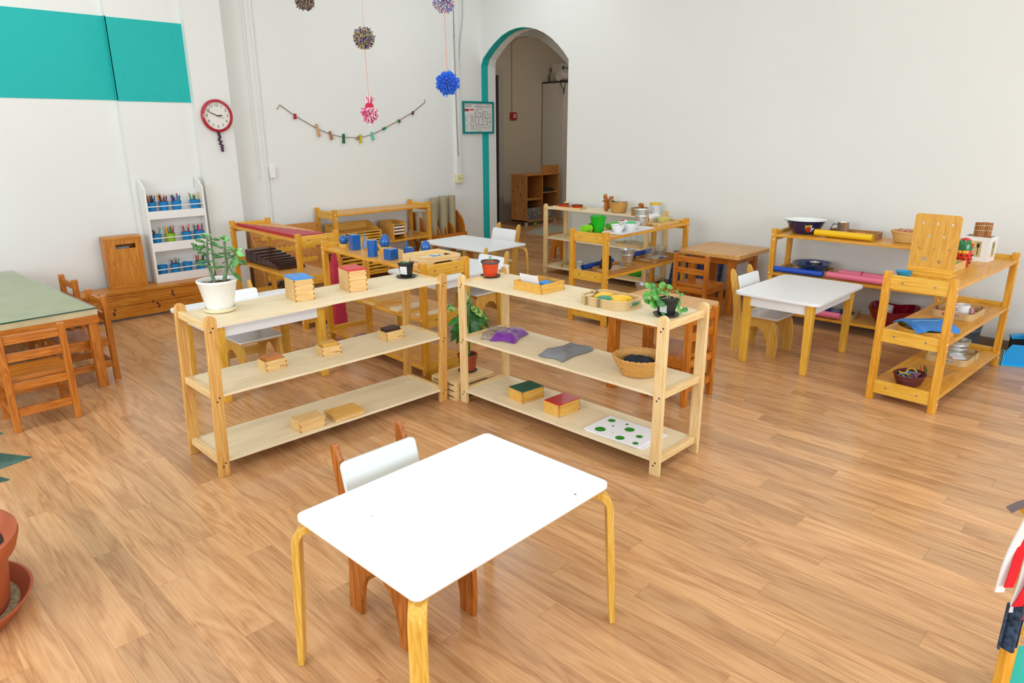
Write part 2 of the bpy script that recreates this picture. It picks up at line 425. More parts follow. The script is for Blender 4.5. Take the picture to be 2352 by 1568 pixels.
# baseboards
BASEB = wood('cab', 'y') if False else plain('grey_brown_baseboard', '#8a7a68', .5, noise=.15, nscale=15)
m = MB()
for y0, y1 in ((YF, 0), (0, 2.5), (2.5, 5.09)):
    m.hexa([(XW(y0)-.014, y0, 0), (XW(y0), y0, 0), (XW(y1), y1, 0), (XW(y1)-.014, y1, 0), (XW(y0)-.014, y0, .065), (XW(y0), y0, .065), (XW(y1), y1, .065), (XW(y1)-.014, y1, .065)])
struct(m.build('baseboard_right', BASEB, smooth=0))
struct(MB().bx(xPM, xc, YW-.014, YW, 0, .055).build('baseboard_back', BASEB, smooth=0))
# walls behind the camera, with windows
struct(MB().bx(XL-.2, XL, YF, .2, 0, ZC).bx(XL-.2, XL, 4.2, 6.95, 0, ZC).bx(XL-.2, XL, .2, 4.2, 0, .85).bx(XL-.2, XL, .2, 4.2, 2.75, ZC).build('wall_left', W, smooth=0))
struct(MB().bx(XL, -1.2, YF-.2, YF, 0, ZC).bx(4.2, 6.2, YF-.2, YF, 0, ZC).bx(-1.2, 4.2, YF-.2, YF, 0, .85).bx(-1.2, 4.2, YF-.2, YF, 2.75, ZC).build('wall_front', W, smooth=0))
FRW = plain('window_frame_white', '#f0f0f0', .4)
m = MB()
for y in (.2, 1.5, 2.85, 4.12): m.bx(XL-.14, XL-.06, y, y+.08, .85, 2.75)
m.bx(XL-.14, XL-.06, .2, 4.2, .85, .93).bx(XL-.14, XL-.06, .2, 4.2, 2.67, 2.75)
struct(m.build('window_1', FRW, smooth=0))
m = MB()
for x in (-1.2, .1, 1.45, 2.8, 4.12): m.bx(x, x+.08, YF-.14, YF-.06, .85, 2.75)
m.bx(-1.2, 4.2, YF-.14, YF-.06, .85, .93).bx(-1.2, 4.2, YF-.14, YF-.06, 2.67, 2.75)
struct(m.build('window_2', FRW, smooth=0))
# the further room seen through the arch
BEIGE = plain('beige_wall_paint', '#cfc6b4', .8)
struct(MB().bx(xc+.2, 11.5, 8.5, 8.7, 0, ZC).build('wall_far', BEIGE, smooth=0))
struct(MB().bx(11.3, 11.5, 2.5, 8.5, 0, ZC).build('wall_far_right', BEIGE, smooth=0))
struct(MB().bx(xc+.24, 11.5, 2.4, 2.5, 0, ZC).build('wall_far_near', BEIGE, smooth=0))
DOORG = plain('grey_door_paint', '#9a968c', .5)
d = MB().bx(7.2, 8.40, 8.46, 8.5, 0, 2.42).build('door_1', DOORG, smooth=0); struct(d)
tag(d, 'grey door at the left of the further room behind the arch', 'door')
MB().bx(8.30, 8.40, 8.43, 8.46, 0, 2.42).bx(7.2, 8.30, 8.43, 8.46, 2.33, 2.42).build('door_frame', plain('grey_frame', '#b9b7b0', .5), d, smooth=0)
MB().bx(8.26, 8.295, 8.44, 8.46, 0, 2.33).build('door_gap', plain('dark_gap', '#3b3a36', .8), d, smooth=0)

# cables and wall fittings
CON = plain('white_conduit', '#e6e7e3', .5)
def fit(name, label, cat, mb, m, **k): return tag(mb.build(name, m, **k), label, cat)
fit('cable_conduit', 'thin white conduit running down the wall right of the clock, left of two', 'conduit', MB().bx(3.19, 3.205, YW-.014, YW, 1.06, ZC), CON)
fit('cable_conduit', 'thin white conduit running down the wall to the light switch', 'conduit', MB().bx(3.262, 3.285, YW-.016, YW, .02, ZC), CON)
sw = fit('light_switch', 'small white switch box on the wall above the red rods', 'switch', MB().bx(3.30, 3.36, YW-.03, YW, 1.06, 1.17), plain('switch_white', '#f0f0ec', .4), bevel=.004)
fit('cable_conduit', 'wide white cable trunking in the corner above the socket', 'conduit', MB().bx(5.70, 5.765, YW-.03, YW, .99, ZC), CON)
m = MB().tube([(5.70, YW-.036, ZC-.02), (5.695, YW-.036, 2.5), (5.70, YW-.036, 1.7), (5.715, YW-.036, 1.2)], .005)
fit('cable', 'dark thin cable hanging beside the corner trunking', 'cable', m, plain('grey_cable', '#8b8d85', .6))
m = MB().tube([(5.86, YW-.012, ZC-.4), (5.855, YW-.012, 2.75), (5.80, YW-.012, 2.45), (5.76, YW-.03, 2.2)], .0045)
fit('cable', 'pale loose cable curving into the corner trunking', 'cable', m, plain('pale_cable', '#b7b9b2', .6))
so = fit('wall_socket', 'cream double socket on the wall under the corner trunking', 'socket', MB().bx(5.68, 5.785, YW-.045, YW, .885, .99), plain('cream_plastic', '#e6dfae', .4), bevel=.006)
m = MB()
for x in (5.705, 5.745):
    for dx in (0, .016): m.cyl((x+dx, YW-.047, .935), .004, .004, 8, 'y')
m.build('socket_hole', BLACK, so)
# wall clock
ck = thing('wall_clock', 'round red rimmed wall clock on the white pilaster', 'clock', (2.79, yP, 1.628))
rot = Matrix.Rotation(PI/2, 3, 'X')
MB().lathe([(.118, 0), (.134, .002), (.140, .014), (.139, .028), (.130, .04), (.119, .041), (.114, .033), (.113, .02)], (0, 0, 0), 64, rot, closed=False).build('rim', plain('red_clock_rim', '#b3122c', .15, coat=.5), ck, smooth=60)
MB().lathe([(.001, .018), (.116, .018), (.116, .022), (.001, .022)], (0, 0, 0), 48, rot).build('dial', plain('dial_cream', '#e6e6da', .4), ck, smooth=0)
Rc = Matrix.Rotation(PI/2, 4, 'X')
numerals = None
for k in range(1, 13):
    a = R(90-30*k)
    text_mesh(str(k), .034, 'numeral', BLACK, ck, Matrix.Translation((.090*math.cos(a), -.0225, .090*math.sin(a))) @ Rc)
text_mesh('- - - - -', .012, 'dial_lettering', plain('grey_ink', '#77776c', .6), ck, Matrix.Translation((-.005, -.0225, .05)) @ Rc)
text_mesh('- - - -', .009, 'dial_lettering', plain('grey_ink', '#77776c', .6), ck, Matrix.Translation((.008, -.0225, -.045)) @ Rc)
def hand(name, ang, l, w, y, m):
    M = Matrix.Translation((0, y, 0)) @ Matrix.Rotation(R(ang), 4, 'Y')
    MB().prism([(-w/2, -.01), (w/2, -.01), (w*.7, l*.55), (w*.12, l), (-w*.12, l), (-w*.7, l*.55)], 'xz', -.001, .001).xform(M).build(name, m, ck, smooth=0)
hand('hour_hand', 84, .05, .008, -.026, BLACK); hand('minute_hand', -66, .092, .005, -.028, BLACK); hand('second_hand', 110, .075, .0018, -.030, plain('red_ink', '#c0305a', .5))
PURB = plain('dark_purple_beads', '#4a2440', .6, noise=.4, nscale=90)
m = MB(); random.seed(3)
for k in range(15):
    m.ell((random.uniform(-.008, .012)+.001*k, -.014, -.002-.0115*k), .013, .010, .0095, 8, 6)
for o in [m.build('bead_string', PURB)]:
    o.location = (2.785, yP-.006, 1.628-.135); tag(o, 'dark purple bunch of beads hanging under the red clock', 'decoration')
# framed floor plan
fr = thing('floor_plan_frame', 'square teal framed evacuation plan hanging beside the archway', 'framed notice', (6.075, YW-.024, 1.642))
s, w2 = .255, .024
s2 = .187
FRT = plain('teal_frame', '#0e8a86', .4)
MB().bx(-s, -s+w2, 0, .02, -s2, s2).bx(s-w2, s, 0, .02, -s2, s2).bx(-s+w2, s-w2, 0, .02, s2-w2, s2).bx(-s+w2, s-w2, 0, .02, -s2, -s2+w2).build('frame', FRT, fr, smooth=0)
MB().bx(-s+w2, s-w2, .010, .018, -s2+w2, s2-w2).build('paper', plain('plan_paper', '#e4e1da', .6), fr, smooth=0)
def q(x0, x1, z0, z1, m_, mb=None):          # flat marks, fractions of the paper
    a = lambda t: -s+w2+(2*s-2*w2)*t; b_ = lambda t: s2-w2-(2*s2-2*w2)*t
    m_.bx(a(x0), a(x1), .0088, .0101, b_(z1), b_(z0))
mr = MB(); q(.02, .17, .195, .28, mr); q(.20, .34, .2, .245, mr); mr.build('red_heading', plain('notice_red', '#c03038', .6), fr, smooth=0)
mg = MB()
for i, (x0, x1, z) in enumerate([(.03,.24,.03),(.03,.28,.06),(.03,.26,.09),(.03,.25,.12),(.40,.62,.045),(.36,.70,.085),(.36,.78,.115),(.42,.68,.15),(.45,.65,.2),(.8,.92,.04),(.75,.96,.09),(.77,.92,.12),(.12,.3,.4),(.12,.3,.71),
      (.47,.7,.795),(.47,.9,.86),(.47,.57,.91),(.47,.62,.97)] + [(.03,.11,.44+.045*k) for k in range(5)] + [(.2,.37,.44+.042*k) for k in range(6)] + [(.03,.11,.76+.05*k) for k in range(4)] + [(.2,.36,.76+.04*k) for k in range(5)]):
    q(x0, x1, z, z+.012, mg)
mg.build('text_line', plain('notice_grey', '#8f8c86', .6), fr, smooth=0)
mk = MB()
def ln(x0, z0, x1, z1, t=.009):
    if x0 == x1: q(x0-t/2, x0+t/2, min(z0, z1), max(z0, z1), mk)
    else: q(min(x0, x1), max(x0, x1), z0-t/2, z0+t/2, mk)
for l in [(.40,.30,.40,.75),(.40,.75,.86,.75),(.40,.24,.48,.24),(.40,.24,.40,.3),(.48,.24,.48,.32),(.48,.32,.585,.32),(.585,.32,.585,.475),(.585,.475,.64,.475),(.64,.475,.64,.275),(.64,.275,.82,.275),(.82,.275,.82,.38),(.82,.38,.93,.38),(.93,.38,.93,.68),(.50,.48,.50,.75),(.65,.48,.65,.75),(.82,.48,.82,.75),(.40,.48,.585,.48),(.65,.53,.82,.53),(.73,.275,.73,.38),(.93,.68,.97,.74),(.88,.82,.97,.82)]: ln(*l)
for k in range(5): q(.415, .435, .78+.048*k, .80+.048*k, mk)
mk.build('plan_drawing', BLACK, fr, smooth=0)
mgn = MB()
for x, z in ((.52, .37), (.45, .44), (.69, .37), (.54, .58), (.72, .62), (.76, .52), (.86, .5), (.88, .67), (.38, .35), (.77, .43), (.72, .46)): q(x-.017, x+.017, z-.013, z+.013, mgn)
mgn.build('arrow_mark', plain('notice_green', '#1d6b4a', .6), fr, smooth=0)
# peg string
pts = [(3.505, 1.74), (3.654, 1.642), (3.889, 1.521), (4.035, 1.464), (4.189, 1.433), (4.365, 1.428), (4.397, 1.429), (4.549, 1.454), (4.718, 1.522), (4.912, 1.601), (5.113, 1.691), (5.299, 1.804)]
kx = YW/6.59
pts = [(x*kx, 1.5+(z-1.5)*kx) for x, z in pts]
ys = YW-.008
m = MB().tube([(pts[0][0]-.03, ys, pts[0][1]-.04)] + [(x, ys, z) for x, z in pts] + [(pts[-1][0], ys+.004, pts[-1][1]+.03)], .0035, 6)
fit('peg_string', 'brown string sagging across the back wall with clothes pegs', 'string', m, plain('jute', '#8a6f4a', .9))
pegs = [(1, '#b0222e', .05, 8, 'small dark red'), (2, '#d8a878', .125, -12, 'large pale wooden'), (3, '#b27a58', .085, -14, 'brown wooden'), (4, '#0f6a3c', .095, 4, 'dark green'), (5, '#a88a68', .04, 40, 'tiny pale'), (6, '#d8c41c', .09, 3, 'yellow'), (7, '#6fd0b0', .085, -10, 'mint green'), (8, '#1f8a4a', .04, 70, 'tiny green sideways'), (9, '#2c7a48', .035, -45, 'tiny dark green'), (10, '#5a4038', .035, 20, 'tiny brown')]
for i, hx, l, a, nm in pegs:
    x, z = pts[i]
    p = thing('clothes_peg', nm + ' clothes peg clipped on the string on the back wall', 'clothes peg', (x, ys-.01, z), 0, 'pegs on the string')
    p.rotation_euler = (0, R(a), 0)
    mm = plain('peg_'+hx[1:], hx, .5)
    wd = .011
    MB().prism([(-wd*.2, l*.35), (-wd, l*.35), (-wd*.9, -l*.1), (-wd*1.3, -l*.65), (-wd*.3, -l*.65), (-wd*.1, -l*.15)], 'xz', -.008, .008).build('jaw', mm, p, smooth=0)
    MB().prism([(wd*.2, l*.35), (wd, l*.35), (wd*.9, -l*.1), (wd*1.3, -l*.65), (wd*.3, -l*.65), (wd*.1, -l*.15)], 'xz', -.008, .008).build('jaw', mm, p, smooth=0)
# wool pompoms hanging from the ceiling
def yarn(name, cols):
    m, nt, b = newmat(name); N = nt.nodes.new; L = nt.links.new
    geo = N('ShaderNodeNewGeometry'); r = N('ShaderNodeValToRGB'); r.color_ramp.interpolation = 'CONSTANT'
    e = r.color_ramp.elements; e[0].color = lin(cols[0]); e[1].position = .999; e[1].color = lin(cols[-1])
    for i, c in enumerate(cols[1:]): k = e.new((i+1)/len(cols)); k.color = lin(c)
    L(geo.outputs['Random Per Island'], r.inputs['Fac']); L(r.outputs['Color'], b.inputs['Base Color'])
    b.inputs['Roughness'].default_value = .95; b.inputs['Sheen Weight'].default_value = .3
    return m
def pompom(loc, r, cols, label, shape='ball', n=420, ty=.004):
    mb = MB(); mb.ell((0, 0, 0), r*.45, r*.45, r*.45, 10, 8)
    for i in range(n):
        z = 1-2*(i+.5)/n; a = i*2.39996; t = math.sqrt(1-z*z)
        d = Vector((t*math.cos(a), t*math.sin(a), z))
        if shape == 'tassel':
            d.z = -abs(d.z)*1.5-.25 if d.z < .75 else d.z; d.x *= .85; d.y *= .85
        L_ = r*random.uniform(.8, 1.08)*(random.uniform(1.0, 1.2) if shape == 'ragged' else 1)
        e = d*L_ + Vector((random.uniform(-1, 1), random.uniform(-1, 1), random.uniform(-1, 1)))*r*.1
        mid = d*L_*.55
        mb.tube([d*r*.1, mid, e], ty, 4, rad=[ty*.7, ty, ty*1.05])
    o = mb.build('pompom', yarn('yarn_%d' % len(bpy.data.materials), cols), smooth=60)
    o.location = loc
    return tag(o, label, 'pompom', 'wool pompoms hanging on strings')
pompom((2.332, 3.965, 2.225), .055, ['#3a2c2a', '#7a6a30', '#8a7a90', '#4a3a50', '#b09a70'], 'small dark brown wool pompom at the top edge, left of the others')
pompom((2.606, 3.791, 2.027), .062, ['#3a3a66', '#6a4a80', '#c8b040', '#d8cc70', '#a890c0', '#4a4a70'], 'yellow and purple wool pompom on the upper part of the middle string')
pompom((2.612, 3.787, 1.640), .06, ['#d83a70', '#f0a0c0', '#f2e4e8', '#c01840', '#f6f0ee', '#e87aa8'], 'pink and white wool tassel at the end of the middle string', 'tassel', 300)
pompom((2.99, 3.496, 2.238), .066, ['#5a8ad0', '#d8a0c8', '#e8dcb0', '#7ab0e0', '#b070b0', '#e8e4f0'], 'pastel blue and pink wool pompom above the bright blue one')
pompom((2.995, 3.492, 1.777), .062, ['#0a5ad0', '#1268e0', '#1a76f0'], 'bright blue wool pompom hanging near the corner of the room', 'ragged', 380)
STR = plain('pink_thread', '#e08a78', .8)
fit('hanging_thread', 'thin pink thread holding the yellow pompom and the pink tassel', 'thread', MB().tube([(2.609, 3.789, ZC), (2.607, 3.79, 2.4), (2.606, 3.791, 2.03), (2.612, 3.787, 1.66)], .0016, 5), STR)
fit('hanging_thread', 'thin pink thread holding the pastel and the bright blue pompom', 'thread', MB().tube([(2.99, 3.496, ZC), (2.99, 3.496, 2.24), (2.995, 3.492, 1.79)], .0018, 5), STR)
fit('hanging_thread', 'thin thread holding the small dark brown pompom', 'thread', MB().tube([(2.332, 3.965, ZC), (2.332, 3.965, 2.23)], .0016, 5), STR)

# ------------------------------------------------------------------ furniture builders
def tan_shelf(loc, rz, label, levels=(.705, .40, .095), L=1.23, D=.365, h=.747, kind='tan'):
    t = thing('open_shelf', label, 'shelf', loc, rz, 'honey coloured open shelves')
    g = .038
    wz, wx, wy = wood(kind, 'z'), wood(kind, 'x'), wood('tanrail', 'y')
    for ex, x0 in ((0, 0), (1, L-g)):
        for ey, y0 in ((0, 0), (1, D-g)):
            lg = MB().bx(x0, x0+g, y0, y0+g, 0, h).build('leg', wz, t, smooth=0, bevel=.003)
            m = MB(); ys_ = y0-.0015 if ey == 0 else y0+g-.0015
            for k, zb in enumerate(levels):
                for dz, dx in ((-.012, .012), (-.052, .024)):
                    m.cyl((x0+dx, ys_, zb+dz+.01), .0062, .003, 12, 'y')
            m.build('bolt_cap', BOLTW, lg, smooth=40)
        xr = x0+.006 if ex == 0 else x0+g-.028
        for zb in levels:
            rl = MB().bx(xr, xr+.022, g, D-g, zb-.052, zb+.024).build('end_rail', wy, t, smooth=0, bevel=.002)
            m = MB(); xs = xr-.001 if ex == 0 else xr+.021
            for fy in (.22, .78): m.cyl((xs, g+(D-2*g)*fy, zb-.012), .006, .002, 12, 'x')
            m.build('screw_head', BOLTM, rl, smooth=40)
    for zb in levels:
        MB().bx(.034, L-.034, .004, D-.004, zb-.02, zb).build('shelf_board', wx, t, smooth=0, bevel=.002)
    return t
def light_shelf(loc, rz, label, lean=0, L=1.334, D=.355, h=.745, levels=(.704, .388, .077), legkind='pine'):
    t = thing('open_shelf', label, 'shelf', loc, rz, 'pale plywood open shelves')
    w, th = .05, .021
    def S(z): return lean*z/h
    for x0 in (0, L-w):
        for y0 in (0, D-th):
            pts = [(x0, 0), (x0+w, 0), (x0+w+lean, h-.02)] + [(x0+w/2+lean+w/2*math.cos(R(a)), h-.025+.025*math.sin(R(a))) for a in range(15, 180, 15)] + [(x0+lean, h-.02)]
            lg = MB().prism(pts, 'xz', y0, y0+th).build('leg', wood(legkind, 'z'), t, smooth=30, bevel=.0025)
            m = MB(); ya = y0-.001 if y0 == 0 else y0+th-.001
            for zb in levels:
                for dx, dz in ((.020, -.028), (.031, -.012)):
                    m.cyl((x0+dx+S(zb), ya, zb+dz), .0042, .002, 10, 'y')
            m.build('screw_head', SCREW, lg, smooth=40)
        for zb in levels:
            xr = x0+.010+S(zb)
            MB().bx(xr, xr+.026, th, D-th, zb-.026, zb+.008).build('end_rail', wood('pine', 'y'), t, smooth=0, bevel=.003)
    for zb in levels:
        MB().bx(.034+S(zb), L-.034+S(zb), .003, D-.003, zb-.012, zb).build('shelf_board', wood('ply', 'x'), t, smooth=0, bevel=.001)
    return t
def rtop(m, x0, x1, y0, y1, z0, z1, r): return m.prism(rrect(x0, x1, y0, y1, r), 'xy', z0, z1)
def square_table(loc, rz, label, sx, sy, h=.475, legs=None, lw=.05, group='white tables with apron and straight legs'):
    t = thing('table', label, 'table', loc, rz, group)
    rtop(MB(), 0, sx, 0, sy, h-.018, h, .06).build('tabletop', WHITE, t, smooth=30, bevel=.002)
    lx0, lx1, ly0, ly1 = legs
    MB().bx(lx0+lw, lx1-lw, ly0+.012, ly0+.028, h-.085, h-.018).bx(lx0+lw, lx1-lw, ly1-.028, ly1-.012, h-.085, h-.018).bx(lx0+.012, lx0+.028, ly0+lw, ly1-lw, h-.085, h-.018).bx(lx1-.028, lx1-.012, ly0+lw, ly1-lw, h-.085, h-.018).build('apron', WHITE, t, smooth=0)
    for x in (lx0, lx1-lw):
        for y in (ly0, ly1-lw):
            e = .006
            MB().hexa([(x+e, y+e, 0), (x+lw-e, y+e, 0), (x+lw-e, y+lw-e, 0), (x+e, y+lw-e, 0), (x, y, h-.018), (x+lw, y, h-.018), (x+lw, y+lw, h-.018), (x, y+lw, h-.018)]).build('leg', wood('tanrail', 'z'), t, smooth=0, bevel=.003)
    return t
def bent_table(loc, rz, label, sx, sy, h):
    t = thing('table', label, 'table', loc, rz, 'white tables with bent wooden legs')
    rtop(MB(), 0, sx, 0, sy, h-.018, h, .022).build('tabletop', [WHITE], t, smooth=30, bevel=.003)
    rtop(MB(), .004, sx-.004, .004, sy-.004, h-.022, h-.018, .02).build('underside', PLYEDGE, t, smooth=0)
    w, th = .044, .022
    for ex in (0, 1):
        for ey in (0, 1):
            # leg in a diagonal plane: horizontal bent part under the top, then down to the floor just outside the corner
            c = Vector((0 if ex == 0 else sx, 0 if ey == 0 else sy, 0)); ctr = Vector((sx/2, sy/2, 0))
            d = Vector((-1 if ex == 0 else 1, -1 if ey == 0 else 1, 0)).normalized()
            side = Vector((-d.y, d.x, 0))
            path = []
            zt = h-.022-th/2
            path.append((-.16, zt)); path.append((-.075, zt))
            for a in range(0, 91, 15): path.append((-.055+.055*math.sin(R(a)), zt-.055*(1-math.cos(R(a)))))
            path += [(.008, zt*.55), (.022, 0)]
            m = MB(); b = m.b; prev = None; n = len(path)
            for i, (u, z) in enumerate(path):
                a_ = path[max(0, i-1)]; z_ = path[min(n-1, i+1)]
                tx, tz = z_[0]-a_[0], z_[1]-a_[1]; l = math.hypot(tx, tz); nx, nz = -tz/l, tx/l
                if i == n-1: nx, nz = 1, 0
                taper = 1.0 if i < n-1 else .82
                cs = []
                for sgn, q_ in ((-1, -1), (1, -1), (1, 1), (-1, 1)):
                    p = c + d*(u+nx*th/2*q_*taper) + side*w/2*sgn*taper; cs.append(b.verts.new((p.x, p.y, z+nz*th/2*q_ if i < n-1 else 0)))
                if prev:
                    for k in range(4): b.faces.new((prev[k], prev[(k+1) % 4], cs[(k+1) % 4], cs[k]))
                else: b.faces.new(cs[::-1])
                prev = cs
            b.faces.new(prev)
            m.build('leg', wood('bent', 'z'), t, smooth=40, bevel=.002)
    return t
def ply_chair(loc, rz, label, kind='chairply', sc=1.0, white=SEATW):
    t = thing('chair', label, 'chair', loc, rz, 'plywood chairs with white seats'); t.scale = (sc, sc, sc)
    prof = [(.165, 0), (.158, .08), (.152, .16), (.156, .26), (.176, .40), (.200, .505), (.206, .55), (.198, .572), (.180, .566), (.155, .52), (.130, .44), (.112, .36), (.104, .258),
            (-.135, .258), (-.160, .225), (-.172, .16), (-.176, .08), (-.170, 0), (-.108, 0), (-.106, .06), (-.095, .12), (-.066, .172), (-.025, .198), (.02, .192), (.056, .16), (.080, .11), (.092, .05), (.096, 0)]
    for s_ in (-1, 1):
        x = s_*.122
        MB().prism(prof, 'yz', x-.009, x+.009).build('side_panel', wood(kind, 'z'), t, smooth=30, bevel=.0015)
    rtop(MB(), -.142, .142, -.168, .100, .258, .266, .02).build('seat_base', PLYEDGE, t, smooth=30)
    rtop(MB(), -.142, .142, -.168, .100, .266, .275, .02).build('seat', white, t, smooth=30)
    M = Matrix.Translation((0, .118, .455)) @ Matrix.Rotation(R(-15), 4, 'X')
    MB().prism(rrect(-.140, .140, -.062, .078, .018), 'xz', -.008, .008).xform(M).build('back_panel', WHITE if kind != 'dark' else plain('aged_white_board', '#dce6e4', .4), t, smooth=30, bevel=.0015)
    MB().bx(-.113, .113, .112, .128, .10, .155).build('stretcher', wood(kind, 'x'), t, smooth=0)
    return t
def slat_chair(loc, rz, label, kind='brown'):
    t = thing('chair', label, 'chair', loc, rz, 'brown slatted wooden chairs')
    wz, wx, wy = wood(kind, 'z'), wood(kind, 'x'), wood(kind, 'y')
    g = .033; x = .14
    for s_ in (-1, 1):
        MB().bx(s_*x-g/2, s_*x+g/2, .13-g/2, .13+g/2, 0, .537).build('leg', wz, t, smooth=0, bevel=.003)
        MB().bx(s_*x-g/2, s_*x+g/2, -.13-g/2, -.13+g/2, 0, .262).build('leg', wz, t, smooth=0, bevel=.003)
        MB().bx(s_*x-.01, s_*x+.01, -.115, .115, .222, .262).build('side_rail', wy, t, smooth=0)
        MB().bx(s_*x-.01, s_*x+.01, -.115, .115, .085, .125).build('side_rail', wy, t, smooth=0)
    for z0, z1 in ((.468, .513), (.375, .42)):
        MB().bx(-x+g/2, x-g/2, .123, .139, z0, z1).build('back_slat', wx, t, smooth=0, bevel=.002)
    for z0, z1 in ((.222, .264), (.08, .125)):
        MB().bx(-x+g/2, x-g/2, .123, .139, z0, z1).build('back_rail', wx, t, smooth=0, bevel=.002)
    MB().bx(-x+g/2, x-g/2, -.139, -.121, .215, .262).bx(-x+g/2, x-g/2, -.136, -.122, .12, .155).build('front_rail', wx, t, smooth=0, bevel=.002)
    MB().bx(-x-g/2, x+g/2, -.155, .112, .263, .284).build('seat', wood('browntop' if False else kind, 'x'), t, smooth=0, bevel=.003)
    return t
def pine_table(loc, rz, label, sx, sy, h=.52):
    t = thing('table', label, 'table', loc, rz, 'square brown wooden tables')
    rtop(MB(), 0, sx, 0, sy, h-.034, h, .03).build('tabletop', wood('browntop', 'x'), t, smooth=30, bevel=.004)
    g, i = .055, .07
    MB().bx(i+g, sx-i-g, i+.01, i+.032, h-.095, h-.034).bx(i+g, sx-i-g, sy-i-.032, sy-i-.01, h-.095, h-.034).bx(i+.01, i+.032, i+g, sy-i-g, h-.095, h-.034).bx(sx-i-.032, sx-i-.01, i+g, sy-i-g, h-.095, h-.034).build('apron', wood('brown', 'x'), t, smooth=0)
    for x in (i, sx-i-g):
        for y in (i, sy-i-g):
            MB().bx(x, x+g, y, y+g, 0, h-.034).build('leg', wood('brown', 'z'), t, smooth=0, bevel=.004)
    return t

# ------------------------------------------------------------------ furniture in place
light_shelf((1.094, 2.925, 0), -.5, 'pale plywood open shelf holding the white potted jade plant, left of the pair in front', lean=.026, legkind='pineold')
light_shelf((2.470, 2.845, 0), -90, 'pale plywood open shelf with purple and grey bags, right of the pair in front')
light_shelf((5.626, 5.047, 0), -90, 'pale plywood open shelf against the right wall beside the archway')
T_SHELF = tan_shelf((4.12, .825, 0), -2.9, 'honey wood open shelf in the right foreground under the pegboard')
tan_shelf((5.375, 2.40, 0), -88, 'honey wood open shelf along the right wall carrying the flowered enamel bowl')
tan_shelf((4.30, 3.206, 0), .9, 'honey wood open shelf carrying the green bucket and steel bucket')
tan_shelf((2.579, 4.445, 0), -93, 'honey wood open shelf carrying the blue geometric solids')
tan_shelf((2.653, 6.084, 0), -91.6, 'honey wood open shelf carrying the long red rods')
tan_shelf((3.735, 6.13, 0), .3, 'honey wood open shelf with empty top against the back wall', levels=(.70, .37, .06))
# blue shelf is turned, so its depth runs the other way: handled by placing the origin at the front-right foot
_ft = bent_table((.797, 1.090, 0), 1.0, 'white rectangular table with bent legs in the front centre', .742, .527, .492)
bent_table((4.09, 4.36, 0), 1.5, 'white table with bent legs far back near the rolled mats', .56, .84, .5)
m = MB().cyl((.612, .03, .4917), .004, .0006, 8).cyl((.14, .36, .4917), .002, .0006, 8)
m.build('chip_mark', plain('chip_brown', '#8a7a68', .7), _ft)
ply_chair((1.143, 1.585, 0), 0, 'dark plywood chair with a pale back panel pushed under the front table', 'dark')
square_table((1.46, 3.755, 0), 0, 'white table behind the left pale shelf, near the jade plant', .79, .61, .475, (.045, .73, .03, .56))
ply_chair((1.858, 4.155, 0), 0, 'plywood chair with glossy grey white seat under the table behind the jade plant')
square_table((3.10, 3.78, 0), 3, 'white table behind the blue geometric solids shelf', .80, .60, .475, (.045, .74, .03, .55))
ply_chair((3.735, 4.03, 0), -90, 'plywood chair behind the red flowerpot, at the end of a white table')
ply_chair((4.64, 4.80, 0), -90, 'plywood chair at the far white table, facing the rolled mats side', sc=1.1)
square_table((4.225, 1.545, 0), 0, 'white table on the right between the brown table and the pegboard shelf', .80, .565, .475, (.025, .735, .04, .50))
ply_chair((4.60, 2.055, 0), 0, 'plywood chair with white back panel at the white table on the right')
pine_table((5.226, 2.583, 0), 0, 'square brown wooden table against the right wall', .57, .56)
slat_chair((5.115, 2.865, 0), 90, 'brown slatted chair tucked under the brown table by the right wall')
pine_table((3.175, 1.935, 0), 0, 'square brown wooden table directly behind the right pale shelf', .565, .525)
slat_chair((3.426, 2.005, 0), 180, 'brown slatted chair tucked under the table behind the right pale shelf')
# glass topped table on the left
gt = thing('table', 'large brown table with a glass sheet over a beige top at the left edge', 'table', (1.145, 4.60, 0), 2.6)
MB().bx(-1.05, 0, 0, 1.76, .455, .49).build('tabletop', [plain('beige_table_cover', '#c9ba92', .4, noise=.1, nscale=9)], gt, smooth=0)
m = MB().bx(-1.05, 0, 0, .03, .405, .455).bx(-1.05, 0, 1.50, 1.53, .405, .455).bx(-.03, 0, .03, 1.73, .405, .455).bx(-1.05, -1.02, .03, 1.73, .405, .455)
m.build('apron', wood('brown', 'x'), gt, smooth=0)
MB().bx(-1.052, .004, -.004, 1.764, .4905, .4985).build('glass_sheet', glass('green_glass', '#f2faf4'), gt, smooth=0, bevel=.001)
MB().bx(-1.053, .005, -.0055, -.0042, .491, .4982).build('glass_edge', plain('green_glass_edge', '#0d4a38', .15), gt, smooth=0)
for x in (-1.03, -.055):
    for y in (.005, 1.47):
        MB().bx(x, x+.05, y, y+.055, 0, .405).build('leg', wood('brown', 'z'), gt, smooth=0, bevel=.003)
for z0 in (.06,):
    MB().bx(-.7, -.62, .15, 1.6, z0, z0+.06).build('floor_rail', wood('brown', 'y'), gt, smooth=0)
slat_chair((.72, 4.318, 0), 180, 'brown slatted chair at the near end of the glass topped table', 'brown')
slat_chair((1.085, 4.85, 0), -88, 'brown slatted chair at the right side of the glass table, nearer of two')
slat_chair((1.10, 5.52, 0), -88, 'brown slatted chair at the right side of the glass table, further of two')
